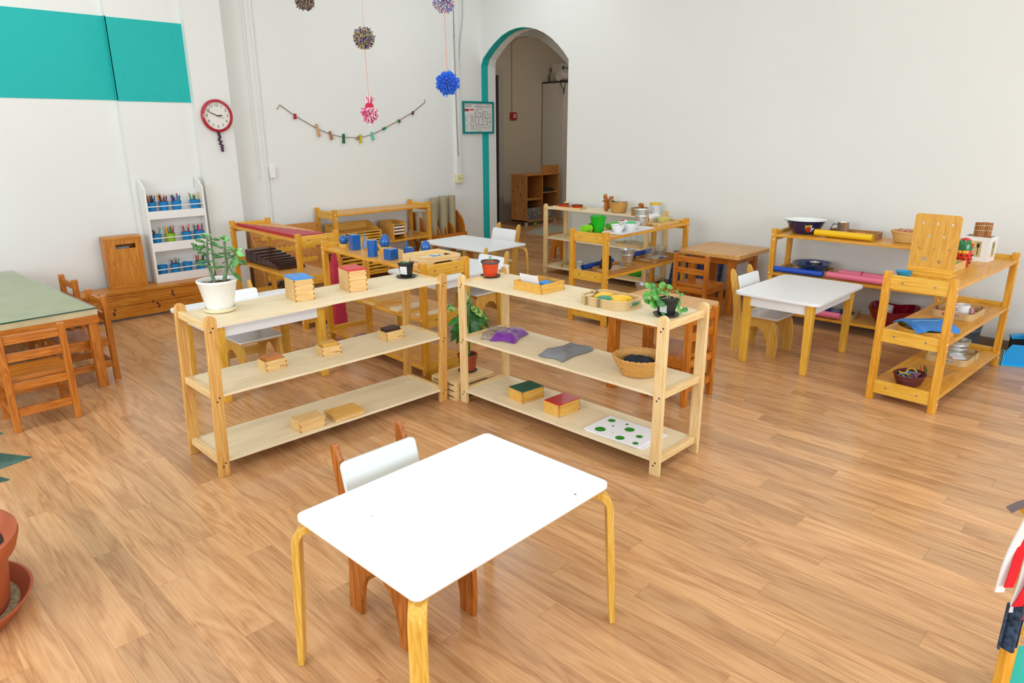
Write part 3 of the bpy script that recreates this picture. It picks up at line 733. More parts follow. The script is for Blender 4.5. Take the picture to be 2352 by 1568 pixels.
# long low bench
bn = thing('bench', 'long low brown plank bench along the back wall', 'bench', (.3, 6.225, 0), -1.2)
MB().bx(0, 2.20, -.012, .245, .222, .245).build('seat_board', wood('bench', 'x'), bn, smooth=0, bevel=.003)
for i in range(2): MB().bx(.0, 2.19, 0, .02, .02+.101*i, .02+.101*(i+1)-.003).build('front_plank', wood('bench', 'x'), bn, smooth=0, bevel=.002)
KN = plain('dark_wood_knot', '#5e2606', .5)
m = MB()
for x, z in ((1.36, .075), (1.372, .10), (1.362, .06), (1.71, .072), (1.70, .105), (1.715, .09), (1.83, .165), (1.842, .15), (1.835, .185), (1.67, .125)): m.ell((x, -.0005, z), .009, .0016, .011, 10, 6)
m.build('wood_knot', KN, bn)
MB().bx(2.17, 2.19, .02, .24, .02, .222).build('end_board', wood('bench', 'y'), bn, smooth=0)
MB().bx(.0, 2.19, .03, .05, 0, .02).build('plinth', BASEB, bn, smooth=0)
# ballot-like wooden box
wb = thing('letter_box', 'brown wooden box with a letter slot standing on the long bench', 'box', (1.708, 6.335, .2455), -4)
w_, d_, h_ = .285, .14, .423
MB().bx(0, w_, 0, d_, h_-.022, h_).build('lid', wood('bench', 'x'), wb, smooth=0, bevel=.004)
MB().bx(0, .02, 0, d_, 0, h_-.022).build('side_panel', wood('bench', 'z'), wb, smooth=0)
MB().bx(w_-.02, w_, 0, d_, 0, h_-.022).build('side_panel', wood('bench', 'z'), wb, smooth=0)
MB().bx(.02, w_-.02, .004, .02, 0, .325).bx(.02, w_-.02, .004, .02, .362, h_-.022).bx(.02, .085, .004, .02, .325, .362).bx(.235, w_-.02, .004, .02, .325, .362).build('front_panel', wood('bench', 'z'), wb, smooth=0)
MB().bx(.02, w_-.02, d_-.02, d_, 0, h_-.022).build('back_panel', wood('brown', 'z'), wb, smooth=0)
MB().bx(.02, w_-.02, .0, .004, 0, .03).build('skirting_strip', wood('bench', 'x'), wb, smooth=0)
MB().bx(.09, .19, .03, .05, .30, .338).build('paper_inside', plain('grey_paper', '#7d8588', .7), wb, smooth=0)
# white pencil shelf
ws = thing('pencil_shelf', 'tall narrow white shelf with blue pencil cups standing on the bench', 'shelf', (2.068, 6.318, .2455), -.5)
Wd, Dp = .492, .132
side = [(0, 0), (Dp, 0), (Dp, .87), (Dp-.012, .872), (.07, .845), (.03, .81), (.002, .796), (0, .78)]
for x in (0, Wd-.016): MB().prism(side, 'yz', x, x+.016).build('side_panel', PAINTW, ws, smooth=30)
MB().bx(.016, Wd-.016, Dp-.01, Dp, 0, .77).build('back_panel', PAINTW, ws, smooth=0)
for z, zt in ((.0, .071), (.268, .341), (.54, .607)):
    MB().bx(.016, Wd-.016, .014, Dp-.01, z+.035, z+.047).build('shelf_board', PAINTW, ws, smooth=0)
    MB().bx(.016, Wd-.016, 0, .014, z, zt).build('front_lip', PAINTW, ws, smooth=0)
    MB().cyl((.016, .006, zt+.038), .0045, Wd-.032, 12, 'x').build('guard_rod', PAINTW, ws)
CUPB = plain('blue_mesh_cup', '#1a86c4', .35, noise=.35, nscale=520)
CUPG = plain('lime_mesh_cup', '#9ac424', .35, noise=.3, nscale=520)
PC = {'red': '#b8182a', 'orange': '#e8862a', 'yellow': '#e6c030', 'green': '#1d8a4a', 'dark green': '#145a3a', 'blue': '#1d6fb0', 'navy': '#23285e', 'purple': '#5a2a80', 'brown': '#7a3f22', 'black': '#26201e', 'pink': '#e0357a', 'turquoise': '#20a0b8', 'grey': '#6c6a6e'}
PM = {k: plain('pencil_'+k.replace(' ', '_'), v, .4) for k, v in PC.items()}
TIP = plain('pencil_wood', '#d8b48a', .7)
tiers = [('top', .5872, [(.066, 'navy black orange yellow black navy blue'), (.168, 'brown red orange black brown purple orange'), (.275, 'blue navy purple turquoise blue purple'), (.43, 'green dark_green yellow green')]),
         ('middle', .3152, [(.072, 'turquoise navy grey'), (.186, 'red black orange yellow green red grey'), (.325, 'dark_green pink brown pink'), (.430, 'dark_green pink red navy')]),
         ('bottom', .0472, [(.084, ''), (.192, 'grey brown purple brown turquoise'), (.297, ''), (.412, 'red yellow black dark_green red')])]
ordn = ['leftmost', 'second from left', 'third from left', 'rightmost']
random.seed(5)
for tn, zb, cups in tiers:
    for i, (cx, cols) in enumerate(cups):
        g = tn == 'middle' and i == 1
        px, py, pz = 2.068+cx, 6.318+.068-.008*cx, .2455+zb+.0003
        m = MB().lathe([(.032, 0), (.040, .085), (.0415, .088), (.0415, .091), (.039, .091), (.031, .003)], (0, 0, 0), 20)
        o = m.build('pencil_cup', CUPG if g else CUPB, smooth=40); o.location = (px, py, pz)
        tag(o, ('lime green' if g else 'blue mesh') + ' pencil cup, %s on the %s tier of the white shelf' % (ordn[i], tn), 'pencil cup', 'pencil cups on the white shelf')
        cl = [c.replace('_', ' ') for c in cols.split()]
        for j, c in enumerate(cl):
            a = 2*PI*j/max(1, len(cl))+i; r0, r1 = .012, .026
            b0 = Vector((r0*math.cos(a), r0*math.sin(a)*.6, .004)); ln_ = random.uniform(.135, .165)
            d = (Vector((r1*math.cos(a), r1*math.sin(a)*.7, .085))-b0).normalized()
            p = MB().tube([b0, b0+d*ln_*.9], .0056, 6).build('body', PM[c])
            t = thing('pencil', '%s pencil standing in the %s cup on the %s tier' % (c, ordn[i], tn), 'pencil', (px, py, pz), 0, 'pencils in the cups')
            p.parent = t
            MB().tube([b0+d*ln_*.9, b0+d*ln_], .0042, 6, rad=[.0056, .0008]).build('tip', TIP, t)
# ------------------------------------------------------------------ prop builders
RV = Vector((.70, -.714, 0)); FV = Vector((.714, .70, 0))
def place(o, label, cat, loc, rz=0, group=None):
    o.location = loc; o.rotation_euler = (0, 0, R(rz)); return tag(o, label, cat, group)
def joint_box(name, label, loc, rz, w, d, h, wood_kind='boxwood', lid=None, lidh=.008, group=None, cat='box', fj=True, t=.007, open_=False, overhang=0):
    """finger-jointed wooden box; origin at its front-left floor corner"""
    o = thing(name, label, cat, loc, rz, group)
    if open_:
        m = MB().bx(0, w, 0, t, 0, h).bx(0, w, d-t, d, 0, h).bx(0, t, t, d-t, 0, h).bx(w-t, w, t, d-t, 0, h)
        m.build('box_side', wood(wood_kind, 'x'), o, smooth=0)
        MB().bx(t, w-t, t, d-t, .002, .006).build('bottom', wood(wood_kind, 'y'), o, smooth=0)
    else:
        MB().bx(0, w, 0, d, 0, h).build('body', wood(wood_kind, 'x'), o, smooth=0, bevel=.001)
    if fj:
        m = MB(); n = max(3, int(h/.011)); s = h/n
        for k in range(0, n, 2):
            z0, z1 = k*s+.0006, (k+1)*s-.0006
            for x0, x1 in ((-.0004, .007), (w-.007, w+.0004)): m.bx(x0, x1, -.0006, .0002, z0, z1)
            m.bx(-.0006, .0002, -.0004, .007, z0+s if z1+s < h else z0, z1+s if z1+s < h else z1)
        m.build('joint_pattern', plain('joint_end_grain', '#b0762e', .5), o, smooth=0)
    if lid: MB().bx(-overhang, w+overhang, -overhang, d+overhang, h, h+lidh).build('lid', lid, o, smooth=0, bevel=.0015)
    return o
def rtray(label, loc, rz, L, Wd, h, mat=None, r=.035, t=.008, slots=True, group='rounded laminated trays', slotside='x', cat='tray', name='tray'):
    """rounded tray with laminated rim and hand slots cut through the short ends; origin at its centre"""
    o = thing(name, label, cat, loc, rz, group); mat = mat or RATTAN
    rtop(MB(), -L/2+t/2, L/2-t/2, -Wd/2+t/2, Wd/2-t/2, 0, .005, r).build('base', wood('ply', 'x'), o, smooth=0)
    po = rrect(-L/2, L/2, -Wd/2, Wd/2, r, 6); pi = rrect(-L/2+t, L/2-t, -Wd/2+t, Wd/2-t, max(.004, r-t), 6)
    def dens(P):
        out = []
        for i in range(len(P)):
            a, b = Vector(P[i]), Vector(P[(i+1) % len(P)]); k = 6 if (b-a).length > .05 else 1
            out += [a.lerp(b, j/k) for j in range(k)]
        return out
    A, B = dens(po), dens(pi); n = len(A); m = MB()
    for i in range(n):
        j = (i+1) % n; mid = (A[i]+A[j])/2
        slot = slots and (abs(mid.x) > L/2-.004 and abs(mid.y) < Wd*.2)
        for z0, z1 in (((0, h*.38), (h*.72, h)) if slot else ((0, h),)):
            m.hexa([(A[i].x, A[i].y, z0), (A[j].x, A[j].y, z0), (B[j].x, B[j].y, z0), (B[i].x, B[i].y, z0), (A[i].x, A[i].y, z1), (A[j].x, A[j].y, z1), (B[j].x, B[j].y, z1), (B[i].x, B[i].y, z1)])
    bmesh.ops.remove_doubles(m.b, verts=m.b.verts[:], dist=1e-5)
    m.build('rim', mat, o, smooth=50)
    return o
def bucket(name, label, loc, r0, r1, h, mat, group=None, ribs=True, handle=None, cat='bucket'):
    o = thing(name, label, cat, loc, 0, group)
    pr = [(r0, 0)]
    for k in range(1, 9):
        f = k/8; rr = r0+(r1-r0)*f
        pr.append((rr, h*f)); 
        if ribs and k in (ribs if isinstance(ribs, tuple) else (5,)): pr += [(rr+.0016, h*f+.002), (rr+.0006, h*f+.004)]
    pr += [(r1+.004, h), (r1+.005, h+.004), (r1-.001, h+.005), (r1-.003, h)] + [(r0+(r1-r0)*f-.003, h*f) for f in (.6, .1)] + [(.002, h*.1)]
    MB().lathe(pr, (0, 0, 0), 32, closed=False).build('pail', mat, o, smooth=40)
    if handle:
        MB().tube([(math.cos(a)*(r1+.004), .0+handle[0]*math.sin(a), h*.93+handle[1]*math.sin(a)) for a in [PI*i/16 for i in range(17)]], .002, 6).build('handle', handle[2], o)
    return o
def weave(name, label, loc, prof, mat, sy=1.0, n=28, cat='basket', rz=0, group=None, rim=.006, rows=None):
    o = thing(name, label, cat, loc, rz, group)
    m = MB(); b = m.b
    # dense rows along the profile
    rows = rows or 18; P = []
    for i in range(rows+1):
        f = i/rows*(len(prof)-1); k = min(int(f), len(prof)-2); f -= k
        P.append((prof[k][0]+(prof[k+1][0]-prof[k][0])*f, prof[k][1]+(prof[k+1][1]-prof[k][1])*f))
    seg = n*4
    def surf(off):
        rings = []
        for i, (r, z) in enumerate(P):
            ring = []
            for k in range(seg):
                a = 2*PI*k/seg
                d = .0028*math.sin(n*a + PI*(i % 2)) if 0 < i else 0
                rr = max(.002, r-off+d); ring.append(b.verts.new((rr*math.cos(a), rr*sy*math.sin(a), z+(off*.6 if i == 0 else 0))))
            rings.append(ring)
        for A, B in zip(rings, rings[1:]):
            for k in range(seg): j = (k+1) % seg; b.faces.new((A[k], A[j], B[j], B[k]))
        b.faces.new(rings[0])
    surf(0); surf(.007)
    m.build('woven_wall', mat, o, smooth=40)
    r, z = prof[-1]
    m = MB()
    for ph in (0, PI):
        m.tube([((r-.003+.003*math.cos(14*a+ph))*math.cos(a), (r-.003+.003*math.cos(14*a+ph))*math.sin(a)*sy, z+.003*math.sin(14*a+ph)) for a in [2*PI*i/140 for i in range(140)]], rim*.62, 6, closed=True)
    m.build('plaited_rim', mat, o, smooth=50)
    return o
def cup(name, label, loc, prof, mat, cat='bowl', group=None, seg=28, sx=1, sy=1):
    return place(MB().lathe(prof, (0, 0, 0), seg, closed=False, sx=sx, sy=sy).build(name, mat, smooth=40), label, cat, loc, 0, group)
def blob(f, nu, nv, th): return MB().sheet(f, nu, nv, th)
def cushion(mb, c, a, b_, h, rz=0, n=14, sharp=3):
    """soft filled bag, superellipse outline with pinched edges"""
    def P(s, t, sg):
        x = s*2-1; y = t*2-1
        e = (1-abs(x)**sharp)*(1-abs(y)**sharp)
        z = sg*h/2*max(0, e)**.5
        k = 1-.06*(abs(x)*abs(y))
        co, si = math.cos(R(rz)), math.sin(R(rz)); X, Y = x*a*k, y*b_*k
        return (c[0]+X*co-Y*si, c[1]+X*si+Y*co, c[2]+h/2+z)
    b = mb.b
    for sg in (1, -1):
        g = [[b.verts.new(P(i/n, j/n, sg)) for j in range(n+1)] for i in range(n+1)]
        for i in range(n):
            for j in range(n): b.faces.new((g[i][j], g[i+1][j], g[i+1][j+1], g[i][j+1]))
    bmesh.ops.remove_doubles(b, verts=b.verts[:], dist=1e-6)
    return mb

ZT, ZM, ZB = .7045, .3885, .0775          # pale shelf boards
TT, TM, TB = .7055, .4005, .0955          # honey shelf boards

# ------------------------------------------------------------------ left pale shelf
jp = thing('potted_jade_plant', 'jade plant in a white pot at the left end of the pale shelf', 'potted plant', (1.288, 3.158, ZT))
WPOT = plain('white_ceramic_pot', '#ecebe4', .3, noise=.03, nscale=40)
MB().lathe([(.058, 0), (.068, .004), (.072, .016), (.070, .019), (.062, .012), (.002, .010)], (0, 0, 0), 36).build('saucer', plain('cream_saucer', '#ead9b4', .4), jp)
MB().lathe([(.055, .013), (.062, .03), (.084, .134), (.089, .138), (.089, .146), (.084, .148), (.081, .140), (.079, .12), (.002, .12)], (0, 0, 0), 44, closed=False).build('pot', WPOT, jp, smooth=40)
MB().lathe([(.0805, .124), (.05, .132), (.002, .130)], (0, 0, 0), 24, closed=False).build('soil', SOIL, jp)
m = MB()
for i in range(60): a = random.uniform(0, 2*PI); r_ = random.uniform(0, .074); m.obx((r_*math.cos(a), r_*math.sin(a), .133), (random.uniform(.006, .016), .003, .003), (random.uniform(-.4, .4), 0, random.uniform(0, 3)))
m.build('bark_mulch', plain('bark', '#6a4526', .9, noise=.4, nscale=60), jp, smooth=0)
def J(cx, cy, dep=0):   # sketch coordinates in the plane of the plant
    p = RV*((cx-455)/3735) + FV*dep; return Vector((p.x, p.y, .141+(900-cy)/3475))
STEM = leafmat('jade_stem', '#4a6444', '#6a8656', 40, .5)
for pth, r0 in (([(412, 930), (380, 800), (350, 650), (352, 480), (372, 340), (392, 250), (405, 180)], .0085), ([(588, 890), (612, 800), (652, 690), (658, 560), (660, 420), (675, 310), (684, 275)], .0095)):
    k = len(pth); MB().tube([J(x, y, .004*math.sin(i)) for i, (x, y) in enumerate(pth)], r0, 8, rad=[r0*(1-.55*i/(k-1)) for i in range(k)]).build('stem', STEM, jp)
JL = leafmat('jade_leaf', '#2f6630', '#58944a', 30, .28); JL2 = leafmat('jade_leaf_light', '#4a9646', '#84c470', 30, .28); JB = leafmat('jade_leaf_brown', '#6a6a34', '#8a7a46', 30, .3)
jl = [(380,235,255,168,24),(405,185,285,150,26),(405,185,512,158,26),(415,238,572,255,24),(345,295,155,238,34),(400,258,655,365,34),(400,312,598,382,30),(358,365,188,338,16),(378,392,486,412,18),(342,460,125,462,18),(330,310,236,438,20),
      (190,360,110,400,56),(170,350,65,305,20),(180,345,215,300,20),(385,462,515,502,20),(330,578,140,606,26),(372,582,524,592,24),(338,662,85,642,28),(400,672,568,728,50),(640,518,428,516,24),(640,592,535,645,24),(648,682,402,655,20),(690,712,872,925,40),
      (690,480,752,545,32),(648,462,568,456,18),(680,296,605,298,26),(668,285,720,185,90),(672,250,620,205,18),(690,378,790,385,20),(840,450,1005,492,52),(840,440,955,385,44),(835,430,712,420,44),(835,480,830,672,80),(850,560,985,660,48),(840,500,735,512,26),(745,620,770,710,30),(660,470,720,460,20),(330,500,300,470,40),(850,430,860,395,30),(690,700,745,640,20)]
for i, (x0, y0, x1, y1, wd) in enumerate(jl):
    dp = .03*math.sin(i*2.3); a, b_ = J(x0, y0, .002), J(x1, y1, dp); d = b_-a
    up = Vector((-.4, -.4, .8)) if wd < 40 else Vector((-.7, -.7, .25))
    MB().leaf(a, d, d.length, max(wd, 30)/3735*1.6, .08, up, .0042, 1.5, .1, 9).build('leaf', JB if i == 18 else (JL2 if i in (1, 2, 26, 28, 29, 30, 31) else JL), jp, smooth=60)
for p in ([(660, 420), (745, 410), (838, 450)], [(655, 560), (745, 520), (838, 470)], [(340, 460), (250, 452), (175, 385)], [(655, 690), (720, 640), (750, 590)]):
    MB().tube([J(x, y) for x, y in p], .004, 6).build('twig', STEM, jp)

joint_box('box', 'jointed wooden box with a flat blue lid on the top shelf', (1.612, 3.054, ZT), -9, .098, .138, .105, 'boxwood', SKYB, group='coloured lid cube boxes')
joint_box('box', 'tall jointed wooden box with a flat red lid on the top shelf', (1.909, 3.044, ZT), -11, .100, .138, .108, 'boxwood', plain('red_lid', '#d2202e', .35), group='coloured lid cube boxes')
bp = thing('potted_seedling', 'small square black pot on a round black saucer, right end of the left pale shelf', 'potted plant', (2.352, 3.148, ZT), 20)
MB().lathe([(.040, 0), (.056, .005), (.058, .008), (.055, .009), (.042, .004), (.002, .004)], (0, 0, 0), 32).build('saucer', BLACKP, bp)
def sqpot(mb, a, b_, h, z0=.005):
    mb.hexa([(-a, -a, z0), (a, -a, z0), (a, a, z0), (-a, a, z0), (-b_, -b_, z0+h), (b_, -b_, z0+h), (b_, b_, z0+h), (-b_, b_, z0+h)])
    for x0, x1, y0, y1 in ((-b_-.003, b_+.003, -b_-.003, -b_+.002), (-b_-.003, b_+.003, b_-.002, b_+.003), (-b_-.003, -b_+.002, -b_, b_), (b_-.002, b_+.003, -b_, b_)): mb.bx(x0, x1, y0, y1, z0+h-.004, z0+h+.004)
    return mb
sqpot(MB(), .023, .031, .074).build('pot', BLACKP, bp, smooth=0)
MB().bx(-.029, .029, -.029, .029, .077, .0795).build('soil', SOIL, bp, smooth=0)
m = MB()
for x, y in ((-.012, .004), (.006, -.006), (.014, .012)):
    for k in range(5): a = k*1.3; m.leaf((x, y, .079), (math.cos(a), math.sin(a), .7), .014, .009, .1, th=.002, n=3)
m.build('leaf', JL2, bp, smooth=60)
m = MB().hexa([(-.0275,-.0235,.02),(-.0273,.02,.02),(-.0283,.023,.065),(-.0285,-.023,.065),(-.0285,-.0235,.02),(-.0283,.02,.02),(-.0293,.023,.065),(-.0295,-.023,.065)])
m.build('sticker', plain('white_sticker', '#e6e8e8', .5), bp, smooth=0)

def tablet_box(label, loc, rz, w, d, kind, tl):
    o = joint_box('tablet_box', label, loc, rz, w, d, .048, 'boxwood', group='small boxes of wooden tablets', open_=True, t=.006)
    mk_ = MB().bx(w*.66, w*.73, -.0009, -.0002, .010, .0125).bx(w*.74, w*.90, -.0009, -.0002, .0105, .0125); mk_.build('maker_mark', BLACK, o, smooth=0)
    MB().bx(w*.68, w*.70, -.0011, -.0003, .0125, .0145).build('maker_dot', RED, o, smooth=0)
    n = 5; s_ = (d-.018)/n
    for k in range(n):
        p = MB().bx(.012, w-.014, .009+k*s_, .009+(k+1)*s_-.0012, .0063, .064).build('wooden_tablet', wood(kind, 'x'), smooth=0, bevel=.001)
        M = Matrix.Translation(loc) @ Matrix.Rotation(R(rz), 4, 'Z'); p.matrix_world = M
        tag(p, '%s wooden tablet standing in the box, %s from the front' % (tl, ['first', 'second', 'third', 'fourth', 'fifth'][k]), 'tablet', 'wooden tablets in the small boxes')
tablet_box('small wooden box holding reddish cedar tablets, left on the middle board', (1.432, 3.066, ZM), 2, .110, .080, 'cedar', 'reddish cedar')
tablet_box('small wooden box holding yellow tablets, centre of the middle board', (1.743, 3.075, ZM), -6, .105, .078, 'oakyel', 'yellow')
tablet_box('small wooden box holding dark brown tablets, right on the middle board', (2.135, 3.063, ZM), 1, .116, .080, 'slate', 'dark brown')
joint_box('box', 'plain pale wooden box with closed lid on the bottom board, left of two', (1.514, 2.948, ZB), -2, .140, .102, .047, 'boxwood', wood('boxwood', 'x'), .008, group='flat closed boxes')
joint_box('box', 'flat wooden box with overhanging lid on the bottom board, right of two', (1.706, 2.930, ZB), -3, .163, .125, .024, 'boxwood', wood('boxdeep', 'x'), .006, group='flat closed boxes', overhang=.004, fj=False)

# ------------------------------------------------------------------ right pale shelf
op = thing('potted_seedling', 'small bright orange flowerpot with a seedling on a dark saucer', 'potted plant', (2.685, 2.808, ZT))
MB().lathe([(.042, 0), (.056, .006), (.058, .010), (.054, .010), (.044, .004), (.002, .004)], (0, 0, 0), 32).build('saucer', plain('dark_saucer', '#3a3230', .5), op)
MB().lathe([(.037, .005), (.048, .078), (.0495, .08), (.0495, .083), (.047, .083), (.045, .072), (.002, .072)], (0, 0, 0), 36, closed=False).build('pot', plain('orange_plastic_pot', '#d8441c', .35), op)
MB().lathe([(.0475, .0765), (.0535, .082), (.0545, .089), (.0525, .092), (.050, .088)], (0, 0, 0), 36, closed=False).build('rim', plain('grey_pot_rim', '#56504e', .5), op)
MB().lathe([(.046, .0725), (.02, .077), (.002, .077)], (0, 0, 0), 20, closed=False).build('soil', SOIL, op)
MB().tube([(0, 0, .075), (.001, 0, .10), (-.001, .001, .116)], .002, 6).build('stem', JL2, op)
for k in range(8):
    a = k*2.4; z = .092+.0035*k; MB().leaf((0, 0, z), (math.cos(a), math.sin(a), .35), .019-.0008*k, .010, .25, th=.0012, n=4).build('leaf', leafmat('seedling_leaf', '#3f7f3a', '#7fb55a', 60), op, smooth=60)
cb = joint_box('card_box', 'open wooden box with white cards on the right pale shelf', (2.548, 2.296, ZT), -1, .176, .198, .046, 'boxdeep', open_=True, t=.009)
cd = MB().hexa([(0, 0, 0), (.003, .0, 0), (.003, .125, 0), (0, .125, 0), (-.022, 0, .075), (-.019, 0, .075), (-.019, .125, .075), (-.022, .125, .075)]).build('card', plain('white_card', '#f2f4f4', .6), smooth=0)
place(cd, 'white card leaning up inside the open wooden box', 'card', (2.60, 2.352, ZT+.0065), 0)
cd2 = MB().obx((0, 0, .02), (.07, .05, .03), (.15, 0, .2)).build('card_bundle', plain('blue_card', '#3b8fd6', .5), smooth=0, bevel=.004)
place(cd2, 'small blue bundle lying in the open wooden box behind the card', 'cards', (2.662, 2.37, ZT+.004), 0)
rtray('oval laminated tray holding yellow and green bean bags', (2.633, 1.925, ZT), 90, .272, .192, .040, RATTAN, .06, .011)
YEL = plain('yellow_cloth', '#f2bf06', .85, bump=.3, nscale=300, sheen=.2); GRN = plain('green_cloth', '#0a8a5a', .85, bump=.3, nscale=300, sheen=.2)
for (x, y, a, b_, h, rz, mm, lb) in [(2.672, 1.995, .050, .040, .030, 10, YEL, 'yellow bean bag at the left end of the oval tray'), (2.612, 1.945, .052, .040, .030, 35, GRN, 'green bean bag between the yellow ones in the oval tray'),
                               (2.668, 1.895, .052, .042, .034, -20, YEL, 'yellow bean bag at the back right of the oval tray'), (2.607, 1.862, .046, .036, .028, -30, YEL, 'yellow bean bag at the front right of the oval tray')]:
    place(cushion(MB(), (0, 0, 0), a, b_, h, rz, 16).build('bean_bag', mm, smooth=60), lb, 'bean bag', (x, y, ZT+.0065), 0, 'bean bags in the oval tray')
o = cushion(MB(), (0, 0, 0), .006, .024, .012, 0, 8).build('ribbon', GRN, smooth=60); place(o, 'green cloth tucked through the hand slot of the oval tray', 'cloth', (2.633, 1.787, ZT+.018), 88)
pl = thing('potted_plant', 'round leaved green plant in a black square pot on the right pale shelf', 'potted plant', (2.628, 1.618, ZT), -8)
MB().lathe([(.035, 0), (.054, .005), (.059, .011), (.056, .012), (.040, .005), (.002, .005)], (0, 0, 0), 34).build('saucer', plain('worn_dark_saucer', '#3b332a', .5, noise=.6, nscale=60), pl)
sqpot(MB(), .026, .034, .072).build('pot', BLACKP, pl, smooth=0)
MB().bx(-.032, .032, -.032, .032, .075, .0775).build('soil', SOIL, pl, smooth=0)
MB().hexa([(-.0295,-.0265,.02),(-.0295,.012,.02),(-.031,.012,.065),(-.031,-.0265,.065),(-.0305,-.0265,.02),(-.0305,.012,.02),(-.032,.012,.065),(-.032,-.0265,.065)]).build('label_sticker', plain('pale_sticker', '#cfd4cf', .5), pl, smooth=0)
PL = leafmat('pilea_leaf', '#3f8a2e', '#76b84e', 25, .3); PLD = leafmat('pilea_leaf_dark', '#2c6a34', '#4f9048', 25, .3)
Minv = Matrix.Rotation(R(8), 3, 'Z')
def Q5(cx, cy, dep=0):      # sketch from the close view, about the pot
    p = RV*((cx-905)/5.228/514) + FV*dep; p = Minv @ p; return Vector((p.x, p.y, max(.02, (435-cy)/5.228/490)))
stems = [[(915, 230), (880, 190), (720, 200), (700, 130), (665, 80)], [(915, 230), (850, 150), (845, 80)], [(915, 230), (905, 150), (915, 90)], [(935, 240), (940, 160), (1000, 150), (1050, 180), (1065, 270), (1090, 330), (1110, 345)], [(905, 230), (895, 270), (912, 330), (905, 385)], [(990, 235), (1030, 160), (1028, 130)], [(905, 230), (800, 250), (745, 290)]]
for s_ in stems:
    MB().tube([Q5(x, y, .008*math.sin(i*1.7)) for i, (x, y) in enumerate(s_)], .0022, 6).build('stem', leafmat('pilea_stem', '#8a9a5a', '#a8b070', 30), pl)
for i, (x, y, r_) in enumerate([(665, 75, 34), (735, 100, 40), (710, 150, 36), (650, 180, 40), (682, 265, 44), (748, 290, 48), (825, 260, 50), (790, 155, 40), (838, 78, 36), (913, 78, 33), (890, 165, 26), (1028, 145, 16), (1060, 175, 16), (875, 388, 36), (1040, 320, 34), (1062, 370, 30), (1108, 345, 30), (1048, 268, 22), (760, 215, 44), (745, 190, 30)]):
    c = Q5(x, y, -.012+.02*math.sin(i*1.9)); rr = r_/5.228/514*1.3
    n_ = Minv @ (-(FV)*(.6+.3*math.sin(i*2.7))+RV*.35*math.cos(i*1.3)); n_.z = .55; n_.normalize()
    rq = n_.to_track_quat('Z', 'Y').to_matrix()
    m = MB().lathe([(.0004, .0012), (rr*.5, .0006), (rr*.85, -.0012), (rr, -.003), (rr*.98, -.0036), (rr*.5, -.0006), (.0004, 0)], c, 16, rq, closed=False, sx=.92)
    m.build('leaf', PLD if i % 5 == 1 else PL, pl, smooth=60)
# bags on the middle board
PUR = plain('purple_satin', '#6f1290', .45, sheen=.4, bump=.2, nscale=50); LACE = plain('patterned_lining', '#a89684', .8, noise=.5, nscale=260); GREY = plain('grey_cloth', '#84868a', .8, bump=.25, nscale=320)
bg = thing('cloth_bag', 'folded purple satin bag with silver embroidery on the middle board', 'bag', (2.675, 2.650, ZM))
def bagf(c, a, b_, rz, hs):
    def f(u, v):
        x, y = (u*2-1)*a, (v*2-1)*b_
        co, si = math.cos(R(rz)), math.sin(R(rz))
        e = (1-abs(u*2-1)**4)*(1-abs(v*2-1)**4)
        x += a*.07*math.sin(v*7+a*40)*abs(u*2-1); y += b_*.09*math.sin(u*8+b_*60)*abs(v*2-1)
        z = .004+e*(hs*(.8+.2*math.sin(u*5+1))+.008*math.sin(u*9+v*3)*math.sin(v*5+.4)+.004*math.sin(u*17-v*9))
        return (c[0]+x*co-y*si, c[1]+x*si+y*co, z)
    return f
MB().sheet(bagf((-.01, -.01), .112, .074, 22, .040), 26, 18, .006).build('satin_bag', PUR, bg, smooth=60)
MB().sheet(bagf((-.075, .075), .075, .045, 38, .012), 18, 12, .004).build('lining', LACE, bg, smooth=60)
MB().sheet(bagf((.07, .10), .11, .022, -40, .014), 18, 8, .004).build('lining', LACE, bg, smooth=60)
SIL = plain('silver_thread', '#cbb9d0', .5)
m = MB()
for k in range(9): m.tube([(.068+.010*math.sin(k*1.1), -.048+.0075*k, .035), (.083+.008*math.cos(k), -.040+.0075*k, .033)], .0012, 5)
m.build('embroidery', SIL, bg)
m = MB()
for k in range(3): m.obx((-.035+.006*k, -.02-.004*k, .041), (.003, .014, .001), (0, .1, .2*k))
m.build('stitched_letter', SIL, bg, smooth=0)
bg2 = MB().sheet(bagf((0, 0), .140, .080, 64, .024), 26, 18, .006).build('cloth_bag', GREY, smooth=60)
place(bg2, 'flat grey cloth bag lying on the middle board of the right pale shelf', 'bag', (2.665, 2.222, ZM), -62)
weave('basket', 'round wicker basket with dark folded cloth on the middle board', (2.652, 1.765, ZM), [(.075, 0), (.082, .006), (.105, .045), (.124, .088)], WICK, 1.0, 30, group=None)
m = MB().sheet(bagf((0, 0), .078, .070, 20, .045), 22, 18, .008)
place(m.build('cloth', plain('navy_cloth', '#1f2734', .85, bump=.3, nscale=200), smooth=60), 'dark navy folded cloth lying in the round wicker basket', 'cloth', (2.650, 1.772, ZM+.040), 10)
